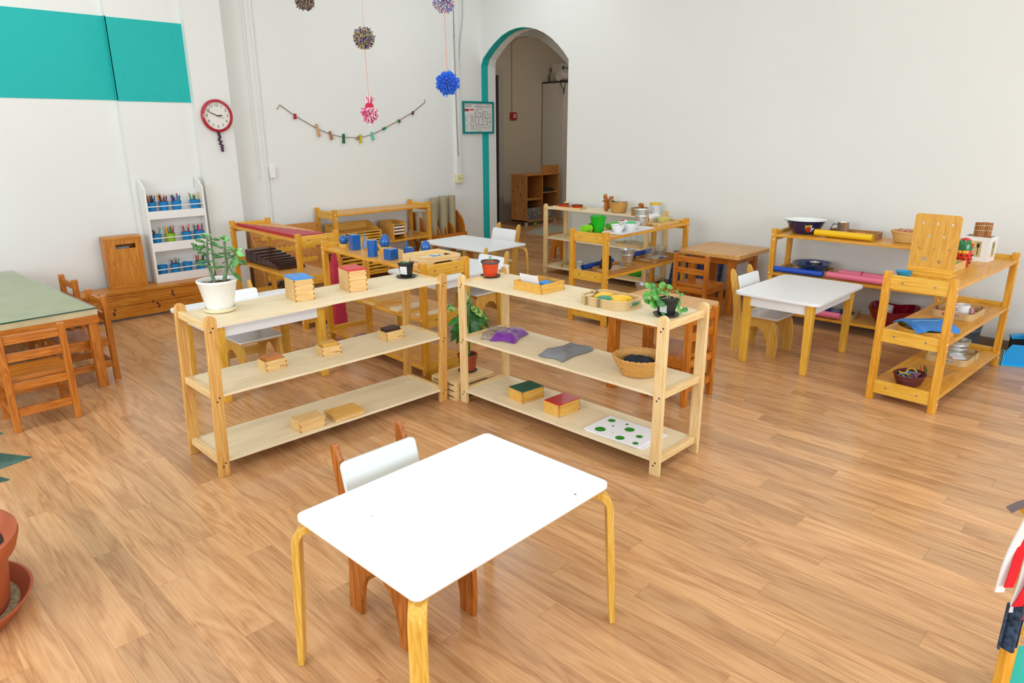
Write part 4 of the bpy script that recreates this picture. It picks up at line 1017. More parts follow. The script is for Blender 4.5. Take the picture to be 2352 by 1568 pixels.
# bottom board
joint_box('box', 'wooden box with a glossy dark green lid on the bottom board', (2.548, 2.427, ZB), -6, .155, .118, .063, 'boxdeep', GREENL, .004, group='glossy lid boxes')
joint_box('box', 'wooden box with a glossy bright red lid on the bottom board', (2.542, 2.160, ZB), -3, .158, .112, .063, 'boxdeep', RED, .004, group='glossy lid boxes')
cardm = plain('white_board', '#f3f4fa', .5)
c1 = thing('dotted_card', 'white card with green dots lying on top of another card', 'card', (2.622, 1.815, ZB+.0042)); 
MB().bx(-.112, .112, -.160, .160, 0, .004).build('card', cardm, c1, smooth=0)
for x, y, r_ in [(2.684,1.93,.0194),(2.698,1.846,.0084),(2.634,1.885,.0061),(2.559,1.907,.0271),(2.654,1.799,.0248),(2.566,1.835,.003),(2.619,1.718,.0169),(2.543,1.777,.0227),(2.544,1.688,.0144)]:
    MB().cyl((x-2.622, y-1.815, .004), r_, .0006, 28).build('green_dot', plain('green_ink', '#128a12', .6), c1, smooth=30)
place(MB().bx(-.112, .112, -.165, .165, 0, .004).build('card', cardm, smooth=0), 'plain white card lying beneath the dotted card', 'card', (2.628, 1.80, ZB), 1.5)

# ------------------------------------------------------------------ plant on the stacked boards between the two shelves
for k in range(3):
    st = thing('tray_board', 'pale wooden board tray, %s of the stack under the leafy plant' % ['lowest', 'middle', 'topmost'][k], 'board', (2.45, 2.862, .036*k+.0005), 0, 'stacked tray boards')
    MB().bx(0, .052, 0, .22, .0, .012).bx(.25, .302, 0, .22, 0, .012).bx(0, .302, 0, .018, .012, .022).bx(0, .302, .2, .22, .012, .022).build('runner', wood('pine', 'y'), st, smooth=0)
    MB().bx(0, .302, 0, .22, .022, .0355).build('board_top', wood('pine', 'x'), st, smooth=0, bevel=.002)
fp = thing('potted_plant', 'leafy variegated plant in a brown pot standing on stacked boards', 'potted plant', (2.655, 2.985, .1085))
MB().lathe([(.05, 0), (.058, .006), (.054, .008), (.002, .006)], (0, 0, 0), 24).build('saucer', BLACKP, fp)
MB().lathe([(.046, .007), (.056, .085), (.060, .087), (.062, .105), (.057, .106), (.054, .09), (.002, .09)], (0, 0, 0), 30, closed=False).build('pot', plain('brown_plastic_pot', '#9a4020', .4), fp)
MB().lathe([(.055, .091), (.002, .096)], (0, 0, 0), 20, closed=False).build('soil', SOIL, fp)
VL = leafmat('variegated_leaf', '#1f5f26', '#3d8a34', 22, .3)
VL2 = leafmat('variegated_leaf_light', '#1f6a28', '#b8d070', 55, .3)
random.seed(21)
for k in range(7):
    a = k*.9; top = Vector((.035*math.cos(a), .035*math.sin(a), .24+.03*k))
    MB().tube([(0.012*math.cos(a), .012*math.sin(a), .092), top*.55+Vector((0, 0, .06)), top], .0035, 6).build('stem', leafmat('green_stem', '#4a7a3a', '#6a9a4a', 30), fp)
zl = [(-.175, .405, -.06, .38, 1), (.0, .49, .005, .37, 1), (.125, .335, .03, .40, 1), (.06, .30, .01, .40, 0), (.14, .25, .04, .36, 0), (-.10, .25, -.02, .30, 0), (-.105, .18, -.05, .26, 0), (-.075, .15, -.02, .27, 0), (.10, .18, .03, .30, 0), (-.02, .33, .01, .40, 1), (.02, .22, .02, .36, 1), (-.05, .345, -.01, .36, 0), (.05, .16, .02, .28, 0), (.135, .30, .05, .38, 0), (-.11, .30, -.03, .33, 0), (.0, .26, .0, .36, 0), (.08, .22, .03, .34, 1), (-.02, .19, .0, .28, 0), (.11, .21, .04, .31, 0), (.03, .34, .0, .42, 0)]
for i, (ux, uz, bx_, bz, lt) in enumerate(zl):
    dp = .05*math.sin(i*2.1)
    a = RV*bx_*.9+FV*dp*.3; a = Vector((a.x, a.y, bz)); b_ = RV*ux+FV*dp; b_ = Vector((b_.x, b_.y, uz)); d = b_-a
    MB().leaf(a, d, d.length*1.0, .046, .10, (-.55, -.5, .7), .0012, 1.0, .12, 8).build('leaf', VL2 if lt else VL, fp, smooth=60)
# ------------------------------------------------------------------ honey shelf with red rods
for k in range(10):
    L_ = 1.10-.108*k
    o = MB().bx(-.0112, .0112, 0, L_, 0, .0225).build('red_rod', REDROD, smooth=0, bevel=.001)
    th_ = R(88.4-90); x, y = 2.672+.0243*k, 4.925
    place(o, 'long red wooden rod on the shelf top, %s' % ['longest one at the front edge', 'second longest', 'third longest', 'fourth longest', 'fifth longest', 'fifth shortest', 'fourth shortest', 'third shortest', 'second shortest', 'shortest one at the back edge'][k], 'rod', (x, y, TT), -1.6, 'red length rods')
yy = 5.925
for k in range(10):
    s_ = .0118*(10-k)*.92
    o = MB().bx(0, .235, -s_+.0006, -.0006, 0, s_).build('brown_prism', wood('stair', 'x'), smooth=0, bevel=.0015)
    place(o, 'dark brown wooden prism of the stair, %s' % ['thickest at the far end', 'second thickest', 'third thickest', 'fourth thickest', 'fifth thickest', 'fifth thinnest', 'fourth thinnest', 'third thinnest', 'second thinnest', 'thinnest at the near end'][k], 'block', (2.695, yy, TM), -1.6, 'brown stair blocks'); yy -= s_
z = .002; wsz = [.104-.0098*k for k in range(10)]
place(MB().bx(-.09, .09, -.09, .09, 0, .0015).build('floor_mat', plain('pale_mat', '#d8cfb8', .8), smooth=0), 'thin pale square mat under the pink tower', 'mat', (2.89, 4.80, .0002), 0)
for k, s_ in enumerate(wsz):
    o = MB().bx(-s_/2, s_/2, -s_/2, s_/2, 0, s_).build('pink_cube', PINK, smooth=0, bevel=.0012)
    place(o, 'deep pink wooden cube of the tower, %s' % (['largest at the bottom'] + ['number %s from the bottom' % w for w in ('two', 'three', 'four', 'five', 'six', 'seven', 'eight', 'nine')] + ['tiny one on top'])[k], 'cube', (2.885+.002*(k % 3), 4.79+.002*(k % 2), z), 0, 'pink tower cubes'); z += s_+.0002
# cylinder block display stand against the back wall
cs = thing('block_stand', 'stepped brown wooden stand for cylinder blocks against the back wall', 'display stand', (2.99, 6.20, 0), 0)
lv = [(.02, .13), (.07, .25), (.12, .37), (.17, .49)]
for x in (0, .70):
    MB().prism([(0, 0), (.29, 0), (.29, .58), (.25, .59), (.21, .56), (.19, .50), (.14, .42), (.13, .38), (.08, .30), (.07, .26), (.02, .17), (0, .12)], 'yz', x, x+.018).build('side_panel', wood('cab', 'z'), cs, smooth=30)
for i, (y, z) in enumerate(lv):
    MB().bx(.018, .70, y, y+.05, z-.016, z).build('ledge', wood('cab', 'x'), cs, smooth=0)
    MB().bx(.018, .70, y+.04, y+.052, z, z+.125 if i == 3 else z+.104).build('back_board', wood('cab', 'x'), cs, smooth=0)
for i, (y, z) in enumerate(lv):
    b_ = thing('cylinder_block', 'long pale wooden cylinder block with knobs, %s row of the brown stand' % ['lowest', 'second', 'third', 'top'][i], 'block', (3.02+.02*i, 6.203+y, z+.0003), 0, 'cylinder blocks on the stand')
    MB().bx(0, .56, 0, .036, 0, .042).build('block', wood('tanrail', 'x'), b_, smooth=0, bevel=.002)
    for k in range(10):
        r_ = .008+.0012*k if i != 1 else .014
        MB().lathe([(r_, .0423), (r_, .05), (.003, .0505), (.003, .056), (.006, .062), (.004, .067), (.001, .068)], (.035+.054*k, .018, 0), 12).build('knobbed_cylinder', wood('boxdeep', 'z'), b_)
# ------------------------------------------------------------------ blue solids
def solid(mb, label, x, y, name, z=TT, smooth=35, rz=0, mat=BLUE, bevel=0):
    return place(mb.build(name, mat, smooth=smooth, bevel=bevel), label, 'geometric solid' if mat == BLUE else 'stand', (x, y, z), rz, 'blue geometric solids' if mat == BLUE else 'solid stands')
def ringstand(label, x, y):
    solid(MB().lathe([(.038, 0), (.038, .024), (.034, .027), (.024, .018), (.022, 0)], (0, 0, 0), 28), label, x, y, 'ring_stand', mat=wood('boxdeep', 'x'))
ringstand('pale wooden ring stand carrying the blue sphere', 2.692, 4.315)
solid(MB().ell((0, 0, .034), .034, .034, .034, 32, 20), 'glossy blue sphere on a wooden ring stand, left end of the shelf', 2.692, 4.315, 'blue_sphere', TT+.0185, 60)
solid(MB().bx(-.031, .031, -.031, .031, 0, .105), 'tall blue square prism beside the blue sphere', 2.682, 4.165, 'blue_prism', rz=-8, bevel=.001)
solid(MB().lathe([(.030, 0), (.0006, .104)], (0, 0, 0), 4), 'blue pyramid standing behind the tall square prism', 2.79, 4.20, 'blue_pyramid', smooth=0, rz=20)
solid(MB().cyl((0, 0, 0), .033, .108, 36), 'tall blue cylinder in the middle of the shelf top', 2.612, 3.85, 'blue_cylinder')
solid(MB().lathe([(.022, 0), (.0006, .060)], (0, 0, 0), 28), 'blue cone half hidden behind the blue ovoid', 2.775, 4.045, 'blue_cone')
ringstand('pale wooden ring stand carrying the blue egg in the middle', 2.812, 3.99)
solid(MB().lathe([(max(.0005, .036*math.sin(PI*i/20)*(1-.18*math.cos(PI*(1-i/20)))), .05-.05*math.cos(PI*i/20)) for i in range(21)], (0, 0, 0), 32, closed=False), 'glossy blue egg shape standing behind the cylinder', 2.812, 3.99, 'blue_ovoid', TT+.013, 60)
solid(MB().bx(-.033, .033, -.033, .033, 0, .068), 'blue cube in front on the shelf top', 2.630, 3.672, 'blue_cube', rz=4, bevel=.001)
solid(MB().prism([(-.034, -.026), (.034, -.026), (0, .034)], 'xy', 0, .055), 'blue triangular prism behind the pale frame tray', 2.800, 3.70, 'blue_triangular_prism', rz=-48)
solid(MB().lathe([(.026, 0), (.0006, .092)], (0, 0, 0), 3), 'pointed blue pyramid tip showing behind the triangular prism', 2.835, 3.775, 'blue_pyramid', smooth=0)
ringstand('pale wooden ring stand carrying the blue ellipsoid by the tray', 2.845, 3.585)
solid(MB().ell((0, 0, .046), .034, .034, .046, 32, 20), 'glossy blue ellipsoid standing by the pale frame tray', 2.845, 3.585, 'blue_ellipsoid', TT+.0135, 60)
# pale frame tray with handles
ft = thing('frame_tray', 'pale wooden tray with cut out handles at the end of the solids shelf', 'tray', (2.585, 3.272, TT), -3)
fx, fy, fh, ft_ = .275, .235, .060, .010
for y0 in (0, fy-ft_):
    MB().prism([(0, 0), (fx*.2, 0), (fx*.22, .018), (fx*.3, .026), (fx*.7, .026), (fx*.78, .018), (fx*.8, 0), (fx, 0), (fx, fh), (0, fh)], 'xz', y0, y0+ft_).build('tray_side', wood('pine', 'x'), ft, smooth=30)
for x0 in (0, fx-ft_):
    MB().bx(x0, x0+ft_, ft_, fy-ft_, 0, .022).bx(x0, x0+ft_, ft_, fy*.3, .022, .044).bx(x0, x0+ft_, fy*.7, fy-ft_, .022, .044).bx(x0, x0+ft_, ft_, fy-ft_, .044, fh).build('tray_end', wood('pine', 'y'), ft, smooth=0)
MB().bx(ft_, fx-ft_, ft_, fy-ft_, .026, .031).build('tray_floor', wood('ply', 'x'), ft, smooth=0)
o = MB().sheet(lambda u, v: (-.05+.1*u, -.03+.06*v, .006+.008*math.sin(4*u+2*v)+.004*v), 10, 6, .003).build('cloth', plain('bright_blue_cloth', '#1f86d6', .7), smooth=60)
place(o, 'small bright blue cloth lying in the pale frame tray', 'cloth', (2.76, 3.36, TT+.033), 10)
for (x, y, L_, Wd, c, lb) in [(2.530, 3.750, .25, .135, 'oakyel', 'flat tray of yellow wooden strips on the middle board'), (2.526, 3.486, .245, .105, 'ply', 'flat tray of pale wooden strips on the middle board')]:
    t = thing('strip_tray', lb, 'tray', (x, y, TM), -2)
    MB().bx(0, L_, 0, Wd, 0, .010).build('base', wood('boxwood', 'x'), t, smooth=0)
    for k in range(8): MB().bx(.008+k*(L_-.016)/8, .008+(k+1)*(L_-.016)/8-.002, .006, Wd-.006, .010, .017).build('strip', wood(c, 'y'), t, smooth=0)
place(MB().bx(0, .24, 0, .10, 0, .008).build('board', wood('ply', 'x'), smooth=0), 'plain pale board lying at the near end of the middle board', 'board', (2.568, 3.262, TM), -2)
place(MB().bx(0, .10, 0, .07, 0, .012).build('card_stack', plain('grey_pink_card', '#9a7a7a', .6, noise=.5, nscale=40), smooth=0), 'small grey and pink card stack on the bottom board behind the tablets', 'cards', (2.60, 4.05, TB), 8)
# ------------------------------------------------------------------ empty-topped back shelf
gc = thing('drawer_cabinet', 'wide low wooden cabinet of flat trays on the back shelf, middle board', 'cabinet', (3.80, 6.165, .3705), .3)
sp = [(0, 0), (.27, 0), (.27, .205), (.22, .20), (.12, .165), (.03, .13), (0, .125)]
for x in (0, .50): MB().prism(sp, 'yz', x, x+.014).build('side_panel', wood('cab' if False else 'boxdeep', 'y'), gc, smooth=30)
MB().bx(.014, .50, .258, .27, 0, .205).build('back_board', wood('boxdeep', 'x'), gc, smooth=0)
MB().bx(.014, .50, 0, .258, .118, .126).build('top_board', wood('boxdeep', 'x'), gc, smooth=0)
for k in range(4): MB().prism([(.016, .004), (.498, .004), (.498, .018), (.40, .018), (.30, .024), (.21, .024), (.11, .018), (.016, .018)], 'xz', -.006, .24).xform(Matrix.Translation((0, 0, .028*k))).build('tray_front', wood('tanrail', 'x'), gc, smooth=30)
gl = thing('drawer_cabinet', 'wooden cabinet of flat wavy trays on the bottom board of the back shelf', 'cabinet', (3.80, 6.165, .0605), .3)
for x in (0, .57): MB().bx(x, x+.014, 0, .27, 0, .19).build('side_panel', wood('boxdeep', 'y'), gl, smooth=0)
MB().bx(.28, .294, 0, .27, 0, .19).build('divider', wood('boxdeep', 'y'), gl, smooth=0)
MB().bx(0, .584, 0, .27, .19, .202).build('top_board', wood('boxdeep', 'x'), gl, smooth=0)
for c_ in range(2):
    for k in range(5): MB().prism([(.016, .004), (.278, .004), (.278, .02), (.2, .02), (.16, .026), (.12, .026), (.08, .02), (.016, .02)], 'xz', -.006, .24).xform(Matrix.Translation((.28*c_, 0, .036*k))).build('tray_front', wood('tanrail', 'x'), gl, smooth=30)
pc = thing('paper_cabinet', 'small wooden cabinet with white paper drawers on the back shelf', 'cabinet', (4.47, 6.175, .3705), .3)
for x in (0, .158): MB().prism([(0, 0), (.24, 0), (.24, .185), (.05, .185), (.01, .165), (0, .15)], 'yz', x, x+.012).build('side_panel', wood('boxdeep', 'z'), pc, smooth=30)
MB().bx(.012, .158, .228, .24, 0, .185).bx(.012, .158, .005, .228, .150, .158).build('case', wood('boxdeep', 'x'), pc, smooth=0)
for k in range(4): MB().bx(.013, .157, .004, .22, .012+.034*k, .018+.034*k).build('drawer_board', wood('brown', 'x'), pc, smooth=0)
for k in range(3): MB().bx(.016, .154, .006, .2, .0515+.034*k, .066+.034*k).build('paper_stack', plain('white_paper', '#efeee6', .7), pc, smooth=0)
cup('glass_jar', 'small clear glass jar beside the paper cabinet', (4.74, 6.23, .3705), [(.03, 0), (.034, .05), (.032, .075), (.029, .075), (.031, .05), (.027, .004), (.001, .004)], GLASS, 'jar')
rtray('small brown wooden tray on the bottom board of the back shelf', (4.64, 6.27, .0605), 0, .24, .18, .04, RATDARK)
# rolled mats in their rack
rr = thing('mat_rack', 'brown wooden rack holding rolled mats in the back corner', 'rack', (4.99, 6.10, 0))
MB().bx(0, .62, .0, .40, .255, .275).build('base_board', wood('browntop', 'x'), rr, smooth=0)
MB().bx(0, .62, .16, .185, .275, .335).build('front_rail', wood('brown', 'x'), rr, smooth=0)
for x in (0, .10, .21, .32, .43, .595):
    big = x in (0, .595)
    MB().prism([(.16, .275), (.40, .275), (.40, .60 if big else .49)] + [(.40-.215*math.sin(R(a)) if True else 0, (.335 if True else 0)+(.26 if big else .15)*math.cos(R(a))) for a in range(10, 91, 16)], 'yz', x, x+.02).build('divider', wood('brown', 'z'), rr, smooth=30)
for x in (.02, .56):
    for y in (.03, .35): MB().bx(x, x+.04, y, y+.04, 0, .255).build('leg', wood('brown', 'z'), rr, smooth=0)
MATC = plain('sand_felt', '#a89c7c', .95, bump=.4, nscale=220); MATL = plain('cream_felt', '#c9bfa6', .95, bump=.4, nscale=220)
for x, y, r_, h_, mm, lb in [(5.185, 6.36, .046, .475, MATC, 'tall sand coloured rolled mat, leftmost of the three tall ones'), (5.335, 6.37, .056, .485, MATC, 'tall sand coloured rolled mat, middle and thickest of the three tall ones'), (5.475, 6.375, .048, .485, MATC, 'tall sand coloured rolled mat, rightmost, next to the rack end'),
                             (4.945, 6.40, .050, .33, MATL, 'shorter cream rolled mat seen through the back shelf, left one'), (5.055, 6.38, .036, .33, MATC, 'shorter narrow rolled mat next to the back shelf leg')]:
    t = MB(); zb = .2755
    if x < 4.99: zb = .0
    sp_ = [( (r_*(1-.011*k/2))*math.cos(k*.35)*1.0, (r_*(1-.011*k/2))*math.sin(k*.35)) for k in range(60)]
    b = t.b; prev = None
    for (u, v) in sp_:
        n_ = Vector((u, v)).normalized()*.0045
        q_ = [b.verts.new((u, v, 0)), b.verts.new((u-n_.x, v-n_.y, 0)), b.verts.new((u-n_.x, v-n_.y, h_)), b.verts.new((u, v, h_))]
        if prev:
            for k in range(4): b.faces.new((prev[k], prev[(k+1) % 4], q_[(k+1) % 4], q_[k]))
        prev = q_
    t.cyl((0, 0, .002), r_*.6, h_-.004, 20)
    if x < 4.99: h_ = h_
    o = t.build('rolled_mat', mm, smooth=50); place(o, lb, 'mat', (x, y, zb if zb else .2755), 0, 'rolled mats in the rack')
    if x < 4.99: o.location = (5.02+.001, 6.415, .2755)

# ------------------------------------------------------------------ pale shelf by the arch
rtray('pale wooden tray with two red dishes on the shelf by the arch', (5.735, 4.775, ZT), -90, .36, .165, .020, wood('pine', 'x'), .02, .010)
for y, lb in ((4.86, 'left'), (4.675, 'right')):
    d = thing('dish', 'shallow red dish with dark rim in the pale tray, %s one' % lb, 'dish', (5.735, y, ZT+.0055), 0, 'red dishes')
    MB().lathe([(.050, 0), (.060, .032), (.056, .032), (.042, .005), (.001, .005)], (0, 0, 0), 28, closed=False).build('bowl', plain('orange_red_glaze', '#d8401a', .25), d)
    MB().lathe([(.0595, .0305), (.0635, .036), (.0615, .038), (.055, .033)], (0, 0, 0), 28, closed=False).build('rim', plain('dark_glaze', '#3a2018', .3), d)
sq = thing('squirrel_figure', 'carved brown wooden squirrel figure behind the wicker basket', 'figurine', (5.80, 4.345, ZT), 0)
def sk(u, z): p = RV*u; return (p.x, p.y, z)
MB().ell((0, 0, .045), .030, .026, .05, 16, 12).ell(sk(-.006, .11), .024, .022, .034, 14, 10).ell(sk(-.012, .142), .022, .02, .02, 14, 10).ell(sk(-.026, .136), .010, .010, .009, 8, 6).build('body', wood('carve', 'z'), sq, smooth=60)
MB().tube([sk(.02, .02), sk(.034, .06), sk(.030, .10), sk(.042, .135), sk(.060, .135), sk(.062, .115)], .02, 10, rad=[.012, .018, .016, .020, .017, .008]).build('tail', wood('carve', 'z'), sq, smooth=60)
MB().lathe([(.008, 0), (.0005, .024)], sk(-.004, .155), 8).lathe([(.008, 0), (.0005, .022)], sk(-.024, .153), 8).build('ear', wood('carve', 'z'), sq)
MB().tube([sk(-.012, .10), sk(-.032, .092), sk(-.038, .105)], .007, 8).build('paw', wood('carve', 'z'), sq)
weave('basket', 'oval wicker basket full of small things on the shelf by the arch', (5.775, 4.175, ZT), [(.070, 0), (.076, .006), (.085, .05), (.095, .098)], WICK, .8, 26, rz=-80)
DK = plain('dark_grey_plastic', '#3c4044', .5)
place(MB().ell((0, 0, 0), .026, .02, .018, 12, 8).build('dark_lump', DK, smooth=60), 'small dark grey object on top of the oval wicker basket', 'object', (5.745, 4.225, ZT+.102))
m = MB()
for k in range(5): m.tube([(.02*math.cos(a+k)+.008*k-.02, .022*math.sin(a), .005+.012*math.sin(a*1+k)) for a in [2*PI*i/16 for i in range(16)]], .0022, 5, closed=True)
place(m.build('wire_whisk', CHROME), 'tangle of shiny wire loops in the oval wicker basket', 'whisk', (5.79, 4.125, ZT+.098))
o = weave('basket', 'square low wicker basket holding wooden pieces on the shelf by the arch', (5.72, 3.885, ZT), [(.082, 0), (.084, .03), (.086, .066)], layered('wicker_bands', '#8a5a26', '#d0a060', 1500, .6, 'Z'), .9, 24, rz=0)
for k, (x, y, z, r_) in enumerate([(5.70, 3.90, .03, .040), (5.73, 3.86, .045, .034), (5.715, 3.87, .085, .028)]):
    place(MB().lathe([(r_, 0), (r_*1.05, .008), (r_*.98, .016), (r_*1.02, .022), (r_*.6, .03), (.001, .031)], (0, 0, 0), 20, Matrix.Rotation(.25*k-.2, 3, 'X')).build('turned_wood_piece', wood('carve', 'x')), ['flat brown turned wooden piece low in the square basket', 'brown turned wooden piece leaning in the square basket', 'reddish turned wooden piece on top of the square basket'][k], 'wooden piece', (x, y, ZT+z), 0, 'turned wooden pieces')
bk = thing('pail', 'white plastic pail with yellow rim beside the square basket', 'bucket', (5.86, 3.80, ZT))
MB().lathe([(.042, 0), (.052, .10), (.050, .10), (.040, .004), (.001, .004)], (0, 0, 0), 28, closed=False).build('pail', plain('white_pail', '#dfe2e4', .35), bk)
MB().lathe([(.0505, .094), (.0545, .098), (.0545, .112), (.051, .113), (.0495, .098)], (0, 0, 0), 28, closed=False).build('rim', plain('yellow_rim', '#eec01c', .35), bk)
MB().bx(-.055, -.047, -.02, .015, .03, .08).build('label_mark', plain('faint_print', '#c8cdd2', .5), bk, smooth=0)
rtray('laminated tray with two glass jugs on the middle board of the arch shelf', (5.80, 3.985, ZM), 92, .31, .25, .028, RATTAN, .04)
def jug(label, loc):
    o = thing('glass_jug', label, 'jug', loc, 0, 'glass jugs')
    MB().lathe([(.030, 0), (.044, .02), (.045, .045), (.028, .075), (.026, .09), (.031, .10), (.029, .10), (.024, .09), (.026, .076), (.042, .045), (.041, .02), (.027, .004), (.001, .004)], (0, 0, 0), 28, closed=False).build('body', GLASS, o)
    MB().tube([(.028, 0, .09), (.05, 0, .085), (.058, 0, .06), (.044, 0, .035)], .004, 8).build('handle', GLASS, o)
jug('clear glass jug in the middle board tray, left of two', (5.80, 4.06, ZM+.0055)); jug('clear glass jug in the middle board tray, right of two', (5.825, 3.945, ZM+.0055))
rtray('laminated tray at the left end of the middle board of the arch shelf', (5.80, 4.66, ZM), 90, .30, .22, .034, RATTAN, .03)
rtray('laminated tray with a green bowl on the bottom board of the arch shelf', (5.79, 3.945, ZB), 92, .30, .24, .030, RATTAN, .04)
cup('bowl', 'bright green shallow bowl in the bottom tray of the arch shelf', (5.80, 3.96, ZB+.0055), [(.05, 0), (.085, .035), (.088, .045), (.084, .045), (.048, .006), (.001, .006)], plain('lime_plastic', '#3fb81c', .35), 'bowl')
for j, (x, y, n_) in enumerate(((5.735, 4.625, 3), (5.765, 4.535, 2))):
    for k in range(n_):
        cup('bowl', 'small white bowl, %s of the %s stack on the bottom board' % (['lowest', 'second', 'topmost'][k if n_ == 3 else k*2], ['left', 'right'][j]), (x, y, ZB+.0005+.022*k), [(.026, 0), (.040, .034), (.042, .036), (.038, .036), (.024, .005), (.001, .005)], plain('white_ceramic', '#e8e8e4', .25), 'bowl', 'white bowls in stacks')
rtray('wooden tray under the white bowls on the bottom board', (5.79, 4.78, ZB), 90, .16, .22, .03, RATTAN, .02)
# ------------------------------------------------------------------ honey shelf with buckets
GB = plain('bright_green_plastic', '#0aa818', .3)
bucket('bucket', 'bright green plastic bucket on the near end of the shelf', (4.535, 3.475, TT), .046, .066, .122, GB, ribs=False)
gw = thing('watering_can', 'small lime green toy can lying beside the green bucket', 'can', (4.43, 3.505, TT))
MB().cyl((-.05, 0, .032), .030, .075, 20, 'x').build('can_body', plain('lime_green_plastic', '#7ad01e', .35), gw)
MB().cyl((.025, 0, .032), .031, .012, 20, 'x').build('band', plain('yellow_green_band', '#c4e01e', .35), gw)
MB().tube([(.04+.02*math.cos(a), .0, .036+.028*math.sin(a)) for a in [2*PI*i/18 for i in range(18)]], .008, 8, closed=True).build('handle', plain('dark_green_plastic', '#0d5a22', .4), gw)
wt = place(MB().prism(rrect(-.24, .24, -.085, .085, .03), 'xy', 0, .006).prism([(-.24, -.085), (.24, -.085), (.245, -.09), (-.245, -.09)], 'xy', .003, .014).prism([(-.24, .085), (.24, .085), (.245, .09), (-.245, .09)], 'xy', .003, .014).prism([(.24, -.085), (.24, .085), (.247, .09), (.247, -.09)], 'xy', .003, .014).prism([(-.24, -.085), (-.24, .085), (-.247, .09), (-.247, -.09)], 'xy', .003, .014).build('white_tray', plain('white_plastic_tray', '#e6e6e6', .35), smooth=30), 'long white plastic tray under the two white bowls', 'tray', (4.735, 3.315, TT), 3)
WE = plain('white_enamel', '#eef0ec', .25)
DOTS = yarn('dot_colours', ['#e8b820', '#2a6ab0', '#2aa85a', '#d84a2a', '#7a4a9a'])
def dbowl(label, loc, r0, r1, h, dots):
    o = thing('bowl', label, 'bowl', loc, 0, 'white patterned bowls')
    MB().lathe([(r0, 0), (r0, .006), (r1*.93, h*.55), (r1, h*.97), (r1+.003, h), (r1-.003, h), (r1*.88, h*.5), (r0*.9, .008), (.001, .008)], (0, 0, 0), 36, closed=False).build('bowl_body', WE, o)
    m = MB()
    for k in range(dots):
        a = k*2.4; rr = r1*.90; m.ell((rr*math.cos(a), rr*math.sin(a), h*(.78 if k % 2 else .9)), .005, .005, .004, 8, 6)
    m.build('painted_dot', DOTS, o); return o
dbowl('small white bowl with coloured specks in the white tray, nearer the green bucket', (4.600, 3.325, TT+.0062), .032, .055, .058, 9)
dbowl('wide white enamel bowl with coloured dots in the white tray', (4.755, 3.325, TT+.0062), .055, .088, .062, 14)
place(cushion(MB(), (0, 0, 0), .05, .035, .022, 20).build('green_cloth', plain('mint_cloth', '#3cc06a', .8), smooth=60), 'mint green cloth heaped in the wide white bowl', 'cloth', (4.765, 3.32, TT+.052))
place(MB().cyl((-.09, 0, .026), .024, .17, 20, 'x').build('green_roll', plain('soft_green', '#58c03a', .6)), 'bright green rolled cloth behind the white bowls', 'cloth roll', (4.79, 3.515, TT), 8)
t = thing('red_white_roll', 'small white roll with red ends behind the steel bucket', 'roll', (4.98, 3.53, TT))
MB().cyl((-.02, 0, .026), .024, .04, 18, 'x').build('roll', WE, t); MB().cyl((-.032, 0, .026), .0265, .012, 18, 'x').cyl((.02, 0, .026), .0265, .014, 18, 'x').build('red_end', RED, t)
bucket('bucket', 'shiny galvanised bucket in the middle of the shelf top', (5.055, 3.405, TT), .042, .066, .138, STEEL, handle=(0, -.05, STEEL))
rtray('shallow wooden tray holding a clear box and yellow sponge, far end of the shelf top', (5.315, 3.375, TT), 1, .34, .175, .026, wood('boxwood', 'x'), .02, .009)
cb_ = thing('clear_box', 'clear plastic box with a yellow sponge in the wooden tray', 'box', (5.36, 3.385, TT+.0055))
MB().bx(-.075, .075, -.055, .055, 0, .002).bx(-.075, -.073, -.055, .055, .002, .055).bx(.073, .075, -.055, .055, .002, .055).bx(-.073, .073, -.055, -.053, .002, .055).bx(-.073, .073, .053, .055, .002, .055).build('plastic_wall', GLASS, cb_, smooth=0)
place(MB().bx(-.05, .05, -.032, .032, 0, .042).build('sponge', plain('yellow_sponge', '#e8cf52', .95, bump=.6, nscale=200), smooth=0, bevel=.006), 'pale yellow sponge block inside the clear box', 'sponge', (5.365, 3.385, TT+.008))
t = thing('paper_roll', 'white paper towel roll with a red end lying behind the wooden tray', 'paper roll', (5.28, 3.505, TT), 2)
MB().cyl((-.02, 0, .036), .034, .19, 24, 'x').build('roll', plain('paper_white', '#eeeeec', .8), t)
MB().cyl((-.032, 0, .036), .0355, .014, 24, 'x').build('red_end', RED, t)
# middle board
rtray('brown laminated tray with a black jug on the middle board', (4.605, 3.345, TM), 2, .37, .215, .032, RATDARK, .035)
bj = thing('jug', 'black ceramic jug in the brown tray on the middle board', 'jug', (4.56, 3.395, TM+.0055))
MB().lathe([(.038, 0), (.046, .02), (.044, .07), (.038, .095), (.041, .105), (.037, .105), (.035, .095), (.04, .07), (.035, .005), (.001, .005)], (0, 0, 0), 28, closed=False).build('body', plain('black_ceramic', '#1a1b1c', .3), bj)
MB().tube([(-.038, .0, .088), (-.066, 0, .085), (-.072, 0, .055), (-.044, 0, .03)], .006, 8).build('handle', plain('black_ceramic', '#1a1b1c', .3), bj)
for x, y, k in ((4.685, 3.34, 'left'), (4.73, 3.365, 'right')): cup('small_glass', 'tiny clear glass in the brown tray on the middle board, %s one' % k, (x, y, TM+.0055), [(.018, 0), (.022, .045), (.020, .045), (.017, .003), (.001, .003)], GLASS, 'glass', 'tiny glasses')
bucket('bucket', 'galvanised bucket on the middle board between two brown trays', (4.935, 3.455, TM), .040, .064, .112, STEEL)
BLUER = plain('blue_fabric', '#16409a', .75)
